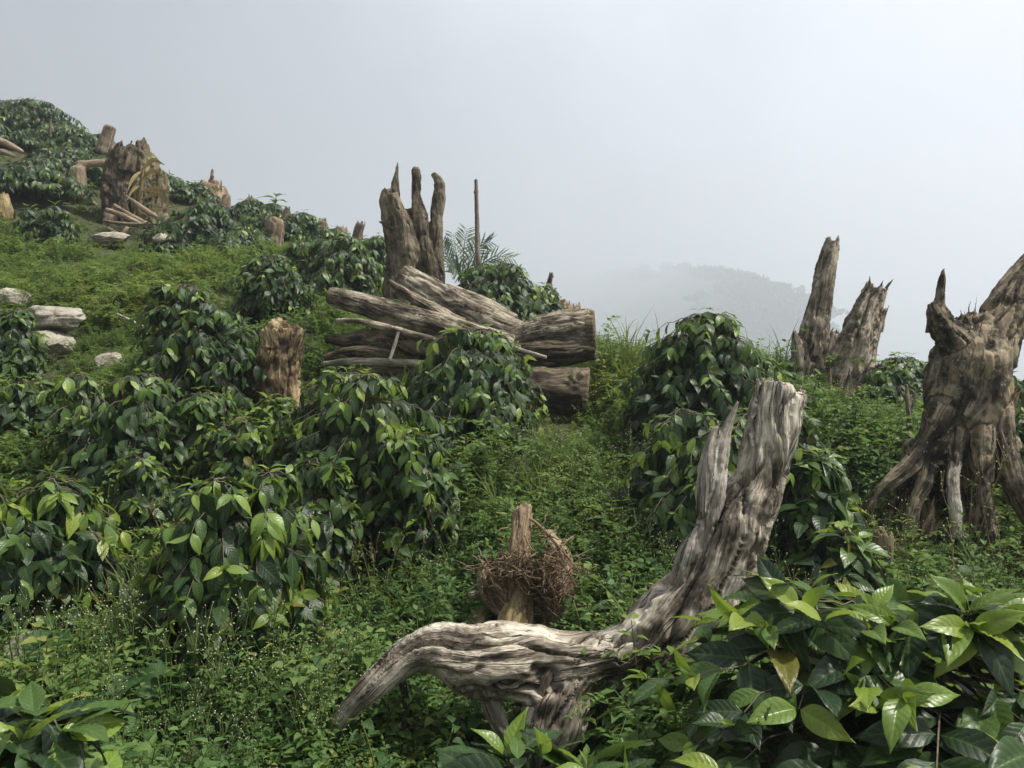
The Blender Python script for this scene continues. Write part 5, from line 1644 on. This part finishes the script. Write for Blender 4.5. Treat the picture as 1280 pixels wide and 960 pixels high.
grow('grass', gp, near[cls == 2], [MAT['grass']], .55, 1.35, 'thin grass growing among the weeds and beside the log ends', cat='grass', tintfn=LIGHT)
fl = near[RW.random(len(near)) < np.clip(zfl, 0, 1) * .18]
flp = [herb_proto(k + 50, h=.34, nodes=6, leaf=.038, width=.24, branches=4, flower=True, prof=_nar) for k in range(5)]
grow('flowering_weeds', flp, fl, HM, .7, 1.2, 'spindly weeds tipped with tiny pale flower heads')
# creeping carpet below everything
cp = [herb_proto(k + 70, h=.05, nodes=3, leaf=.036, width=.42, branches=3, prof=_rd, ny=2) for k in range(4)]
grow('ground_cover', cp, scatter(6500, 2.1, 6.8, .9), HM, .6, 1.3, 'low creeping leaves covering the soil', cat='ground cover', tintfn=LIGHT)
# tall pale green weeds standing in clumps between the bushes
tp = near[RW.random(len(near)) < np.clip(sstep(.52, .72, fbm(np.stack([near[:, 0] * 1.3 + 5, near[:, 1] * 1.3, near[:, 0] * 0], -1), 2, 44)), 0, 1) * .16]
tpp = [herb_proto(k + 160, h=.36, nodes=8, leaf=.060, width=.26, branches=2, prof=_nar) for k in range(3)] + [fern_proto(k + 160, n=6, length=.30, leaflet=.036, up=1.5) for k in range(2)]
grow('tall_weeds', tpp, tp, [MAT['fern'], MAT['greenstem'], MAT['flower']], .6, 1.2, 'taller pale green weeds standing in clumps among the low ones')
# dead stalks with dry heads
ds = near[RW.random(len(near)) < np.clip(zone(near, [(1150, 690, 3.5, .45), (1110, 660, 3.7, .3), (230, 690, 3.7, .3), (490, 650, 4.0, .25), (90, 700, 3.8, .3), (830, 540, 4.8, .3), (1240, 680, 3.5, .3)]), 0.006, 1) * .10]
dp = [herb_proto(k + 180, h=.42, nodes=5, leaf=.030, width=.22, branches=3, flower=True, prof=_nar, droop=.6) for k in range(4)]
grow('dry_stalks', dp, ds, [MAT['fern'], MAT['drystem'], MAT['flower']], .75, 1.2, 'thin dry stalks with pale seed heads rising from the weeds')
# litter: dead leaves and twigs lying on the soil
q4 = np.array([[-.3, 0, 0], [.3, .1, .1], [.28, 1, .0], [-.25, .9, .14]])
litter = [[(q4 * .055, None, np.array([[0, 1, 2, 3]]), np.array([[0, 0], [1, 0], [1, 1], [0, 1.]]), 0, np.zeros(4))] for k in range(2)]
Vt, Tt_, Qt, Ut = tube(catmull([[-.09, 0, .008], [0, .012, .02], [.1, -.006, .012]], 5), np.linspace(.0028, .0014, 5), 3, cap=False)
litter.append([(Vt, None, Qt, Ut, 1, np.zeros(len(Vt)))])
lp = scatter(3200, 2.1, 8, .9)
grow('leaf_litter', litter, lp, [MAT['drygrass'], MAT['stem']], .6, 1.5, 'dead brown leaves and twigs on the soil between weeds', lift=.012, cat='litter')
# slope further up
mid = scatter(9500, 6.2, 10.5, .8)
zb, zf, zg = zone(mid, BROAD), zone(mid, FEATH), zone(mid, GRASSY)
u = RW.random(len(mid))
tot = zb + zf + zg + .2
c2 = np.where(u < (zb + .05) / tot, 0, np.where(u < (zb + zf + .13) / tot, 1, 2))
hp2 = [herb_proto(k + 90, h=.18, nodes=4, leaf=.06, width=.36, branches=2, ny=2) for k in range(4)]
fp2 = [fern_proto(k + 90, n=6, length=.16, leaflet=.034, up=1.7) for k in range(3)] + [herb_proto(k + 140, h=.21, nodes=6, leaf=.036, width=.30, branches=4, ny=2) for k in range(4)]
gp2 = [grass_proto(k + 90, 9, .22) for k in range(4)]
yel = lambda p: .28 * np.clip(zone(p, [(110, 340, 8.8, 1.3), (220, 345, 8.4, 1.0), (320, 335, 8.5, .7), (60, 560, 5.2, .5), (200, 380, 7.6, .6)]), 0, 1)
grow('broadleaf_weeds', hp2, mid[c2 == 0], HM, .5, 1.05, 'green broadleaf weeds on the slope below the ridge stumps')
grow('feathery_weeds', fp2, mid[c2 == 1], FM + [MAT['flower']], .45, .95, 'yellow green feathery weeds on the open left slope', tintfn=yel)
grow('grass', gp2, mid[c2 == 2], [MAT['grass']], .5, 1.1, 'thin grass on the slope behind the log pile', cat='grass')
far = scatter(15000, 10.3, 21, 1.5)
fp3 = [fern_proto(k + 120, n=5, length=.16, leaflet=.05, up=1.6) for k in range(3)] + [herb_proto(k + 150, h=.18, nodes=5, leaf=.05, width=.32, branches=3, ny=2) for k in range(3)]
hp3 = [herb_proto(k + 120, h=.13, nodes=3, leaf=.07, width=.38, branches=2, ny=2) for k in range(3)]
k = RW.random(len(far)) < .55
grow('feathery_weeds', fp3, far[k], FM + [MAT['flower']], .35, .8, 'feathery weeds high on the far part of the slope', tintfn=yel)
grow('broadleaf_weeds', hp3, far[~k], HM, .4, .9, 'broadleaf weeds high on the far part of the slope')

# countable plants ------------------------------------------------------
PLANTMESH = {}


def single_plant(label, px, py, d, kind, seed, scale=1.0, name='weed_plant', group=None, z=None, cat='plant'):
    rg = np.random.default_rng(seed)
    c = P(px, py, d)
    b = np.array([c[0], c[1], gz(c[0], c[1])]) if z is None else np.array([c[0], c[1], c[2]])
    t = thing(name, label, cat, b, group)
    s = Soup()
    if kind == 'herb':
        h = .30 * scale
        cc = catmull([[0, 0, -.02], [rg.normal(0, .02), rg.normal(0, .02), h * .5], [rg.normal(0, .03), rg.normal(0, .03), h]], 8)
        V, T, Q, U = tube(cc, np.linspace(.004, .002, 8), 5)
        s.add(V, T, Q, U, .3)
        az = rg.uniform(0, 6)
        for k in range(5):
            f = .25 + .75 * k / 4
            p = np.array([np.interp(f, np.linspace(0, 1, 8), cc[:, i]) for i in range(3)])
            az += 1.57
            for sg in (0, math.pi):
                a = az + sg + rg.normal(0, .15)
                dd = np.array([math.cos(a), math.sin(a), rg.uniform(-.1, .35)])
                sz = .095 * scale * (1.15 - .5 * f)
                key = ('herb', rg.integers(0, 4))
                if key not in PLANTMESH:
                    V, Q, U = leaf_geo(6, 4, width=.33, fold=.1, curve=.25 + .05 * key[1], wave=.04, seed=key[1], prof=_ov)
                    PLANTMESH[key] = build_mesh('leaf', V, [Q], [MAT['herb']], uv=U)
                o = link('leaf', PLANTMESH[key], t)
                mm = Matrix(rot_to(dd, np.array([0, 0, 1]) + rg.normal(0, .2, 3)).tolist()).to_4x4() @ Matrix.Diagonal((sz, sz, sz, 1))
                mm.translation = p + norm(dd) * .012
                o.matrix_basis = mm
    elif kind == 'gourd':
        for k in range(4):
            a = rg.uniform(0, 6.28)
            r = rg.uniform(.04, .14) * scale
            hh = rg.uniform(.12, .24) * scale
            tip = np.array([math.cos(a) * r, math.sin(a) * r, hh])
            cc = catmull([[0, 0, -.02], tip * [.4, .4, .7], tip], 6)
            V, T, Q, U = tube(cc, np.linspace(.004, .0025, 6), 5)
            s.add(V, T, Q, U, .3)
            key = ('gourd', k % 3)
            if key not in PLANTMESH:
                V, Q, U = leaf_geo(8, 8, width=.52, fold=.12, curve=.18, wave=.07, seed=key[1] + 3,
                                   prof=([0, .06, .15, .25, .38, .5, .6, .75, .9, 1], [.45, .85, .98, .88, 1.0, .9, .78, .62, .3, .05]))
                PLANTMESH[key] = build_mesh('leaf', V, [Q], [MAT['herb']], uv=U)
            o = link('leaf', PLANTMESH[key], t)
            sz = rg.uniform(.10, .15) * scale
            dd = np.array([math.cos(a), math.sin(a), -.1])
            mm = Matrix(rot_to(dd, np.array([0, -.45, 1]) + rg.normal(0, .15, 3)).tolist()).to_4x4() @ Matrix.Diagonal((sz, sz, sz, 1))
            mm.translation = tip - norm(dd) * sz * .25
            o.matrix_basis = mm
    elif kind == 'seedling':
        cc = catmull([[0, 0, 0], [.01, 0, .18 * scale], [.03, 0, .34 * scale]], 6)
        V, T, Q, U = tube(cc, np.linspace(.008, .004, 6), 5)
        s.add(V, T, Q, U, .3)
        for k in range(7):
            f = .45 + .55 * k / 6
            p = np.array([np.interp(f, np.linspace(0, 1, 6), cc[:, i]) for i in range(3)])
            a = k * 2.4
            dd = np.array([math.cos(a), math.sin(a), .35])
            key = ('seed', k % 2)
            if key not in PLANTMESH:
                V, Q, U = leaf_geo(5, 2, width=.2, curve=.3, seed=k)
                PLANTMESH[key] = build_mesh('leaf', V, [Q], [MAT['herb']], uv=U)
            o = link('leaf', PLANTMESH[key], t)
            sz = .22 * scale * rg.uniform(.8, 1.1)
            mm = Matrix(rot_to(dd, [0, 0, 1]).tolist()).to_4x4() @ Matrix.Diagonal((sz, sz, sz, 1))
            mm.translation = p
            o.matrix_basis = mm
    link('stem', s.mesh('stem', [MAT['greenstem']]), t)
    return t


GH = 'tall broadleaf seedlings among the weeds'
for k, (px, py, d, sc, lab) in enumerate([
        (400, 830, 2.95, 1.1, 'tall broad leaved seedling right of the sunlit bush foot'),
        (445, 800, 3.1, 1.0, 'broad leaved seedling just above the thin end of the bent trunk'),
        (350, 850, 3.0, .8, 'broad leaved seedling at the foot of the sunlit rounded bush'),
        (530, 720, 3.5, 1.0, 'broad leaved seedling left of the rotten root wrapped stump'),
        (575, 690, 3.8, .9, 'small broad leaved seedling above left of the rotten root wrapped stump'),
        (490, 690, 3.9, 1.1, 'tall broad leaved seedling below the broad coffee bush'),
        (760, 760, 3.4, 1.0, 'broad leaved seedling between the rotten stump and the bent trunk'),
        (815, 700, 3.6, .9, 'broad leaved seedling left of the leaning part of the bent trunk'),
        (730, 790, 3.35, .8, 'low broad leaved seedling just behind the level part of the bent trunk'),
        (470, 930, 2.6, .9, 'broad leaved seedling under the thin end of the bent trunk'),
        (560, 940, 2.6, .8, 'broad leaved seedling in the shade under the level part of the bent trunk'),
        (1230, 690, 3.2, 1.1, 'broad leaved seedling at the right foot of the buttressed stump'),
        (1150, 735, 3.1, 1.0, 'broad leaved seedling below the stilt roots of the buttressed stump'),
        (220, 790, 3.1, .9, 'broad leaved seedling left foot of the sunlit rounded bush')]):
    single_plant(lab, px, py, d, 'herb', 200 + k, sc, group=GH)
single_plant('gourd vine with wide lobed leaves in the weeds at lower left', 165, 850, 2.95, 'gourd', 301, 1.0, name='gourd_plant')
single_plant('gourd vine with wide lobed leaves higher up beside the white pitted rock', 90, 790, 3.2, 'gourd', 302, 1.1, name='gourd_plant')
single_plant('green seedling sprouting on top of the tan shredded stump', 343, 275, 11, 'seedling', 303, 1.0, name='seedling', z=1)
single_plant('young leafy weed standing right of the domed coffee bush', 985, 470, 5.6, 'herb', 304, 1.3)
single_plant('small leafy weed at the mossy end of the thick pale log', 752, 425, 6.1, 'herb', 305, 1.1)
single_plant('tuft of yellow green leaves on the rotten root wrapped stump', 672, 704, 3.44, 'seedling', 306, .26, z=1)


def palm():
    c = P(578, 352, 7.7)
    b = np.array([c[0], c[1], gz(c[0], c[1])])
    t = thing('palm', 'small green palm with feathered fronds beside the bare pole', 'palm', b)
    top = c + np.array([0, 0, .02]) - b
    cc = np.array([[0, 0, -.05], top * .5, top])
    V, T, Q, U = tube(catmull(cc, 6), np.linspace(.03, .02, 6), 7)
    s = Soup(); s.add(V, T, Q, U, .3)
    link('trunk', s.mesh('trunk', [MAT['stem']]), t)
    rg = np.random.default_rng(4)
    lf = leaf_geo(3, 2, width=.055, fold=.03, curve=.15, prof=_nar)
    # frond tips in the photo plane, with depth
    for tip, mid in [((553, 305, 7.6), (560, 322, 7.66)), ((584, 287, 7.8), (580, 310, 7.76)), ((612, 302, 7.55), (596, 312, 7.62)), ((640, 322, 7.75), (615, 322, 7.75)),
                     ((600, 300, 8.0), (590, 318, 7.9)), ((560, 330, 7.35), (570, 335, 7.5)), ((567, 293, 7.9), (570, 315, 7.8)), ((630, 335, 7.5), (605, 328, 7.6))]:
        cc = catmull([P(578, 350, 7.7), P(*mid), P(*tip)], 16) - b
        s = Soup()
        V, T, Q, U = tube(cc, np.linspace(.007, .002, 16), 4)
        s.add(V, T, Q, U, .2)
        tt, _, _ = frames(cc)
        for i in range(2, 16):
            lat = norm(np.cross(tt[i], [0.2, -1, .4]))
            for sg in (-1, 1):
                M = rot_to(sg * lat * .8 + tt[i] * .8 + np.array([0, 0, -.1]) + rg.normal(0, .08, 3), np.array([.2, -1, .6]) + rg.normal(0, .2, 3))
                ln = .15 * (1.1 - .6 * abs(i / 15 - .4))
                s.add((lf[0] * ln) @ M.T + cc[i], None, lf[1], lf[2], rg.random())
        link('frond', s.mesh('frond', [MAT['palm']]), t)


palm()


def wilted():
    c = P(192, 262, 11.7)
    t = thing('wilted_plant', 'wilted plant with long drooping tan leaves before the mossy spire', 'plant', c)
    cc = np.array([P(172, 275, 11.7), P(176, 240, 11.7), P(178, 208, 11.7)]) - c
    s = Soup(); V, T, Q, U = tube(catmull(cc, 6), np.linspace(.04, .02, 6), 6); s.add(V, T, Q, U, .4)
    link('stem', s.mesh('stem', [MAT['drygrass']]), t)
    rg = np.random.default_rng(6)
    for k, pts in enumerate([[(178, 212, 11.7), (192, 200, 11.6), (206, 206, 11.5)], [(177, 225, 11.7), (192, 213, 11.5), (208, 224, 11.4)], [(176, 240, 11.7), (196, 236, 11.5), (214, 242, 11.3)],
                             [(176, 250, 11.6), (198, 242, 11.4), (218, 256, 11.3)], [(174, 258, 11.6), (190, 264, 11.4), (218, 258, 11.2)], [(178, 214, 11.7), (168, 222, 11.5), (160, 238, 11.4)],
                             [(176, 230, 11.7), (166, 236, 11.5), (158, 250, 11.4)]]):
        w = catmull([P(*p) for p in pts], 9) - c
        prof = np.interp(np.linspace(0, 1, 9), _wv, _ww) * .028 + .004
        tt, nn, bb = frames(w)
        V = np.concatenate([w - bb * prof[:, None] + nn * .01, w + nn * -.008, w + bb * prof[:, None] + nn * .01])
        Q = np.array([[r * 9 + i, (r + 1) * 9 + i, (r + 1) * 9 + i + 1, r * 9 + i + 1] for r in range(2) for i in range(8)])
        s = Soup(); s.add(V, None, Q, None, rg.random())
        link('leaf', s.mesh('leaf', [MAT['drygrass']]), t)


wilted()

# ------------------------------------------------------------------ the mist
import bmesh
bm = bmesh.new()
bmesh.ops.create_cube(bm, size=1)
hm = bpy.data.meshes.new('haze')
bm.to_mesh(hm)
bm.free()
m = bpy.data.materials.new('mist')
m.use_nodes = True
m.node_tree.nodes.clear()
out = node(m.node_tree, 'ShaderNodeOutputMaterial')
vol = node(m.node_tree, 'ShaderNodeVolumePrincipled', inp={'Color': (0.80, 0.835, 0.89, 1), 'Density': HAZE, 'Anisotropy': 0.45})
L(m.node_tree, vol.outputs[0], out.inputs['Volume'])
hm.materials.append(m)
hz = link('haze', hm, kind='stuff', label='pale mist hanging over the whole hillside', category='mist')
hz.location = (0, 500, 9)
hz.scale = (3000, 3000, 200)
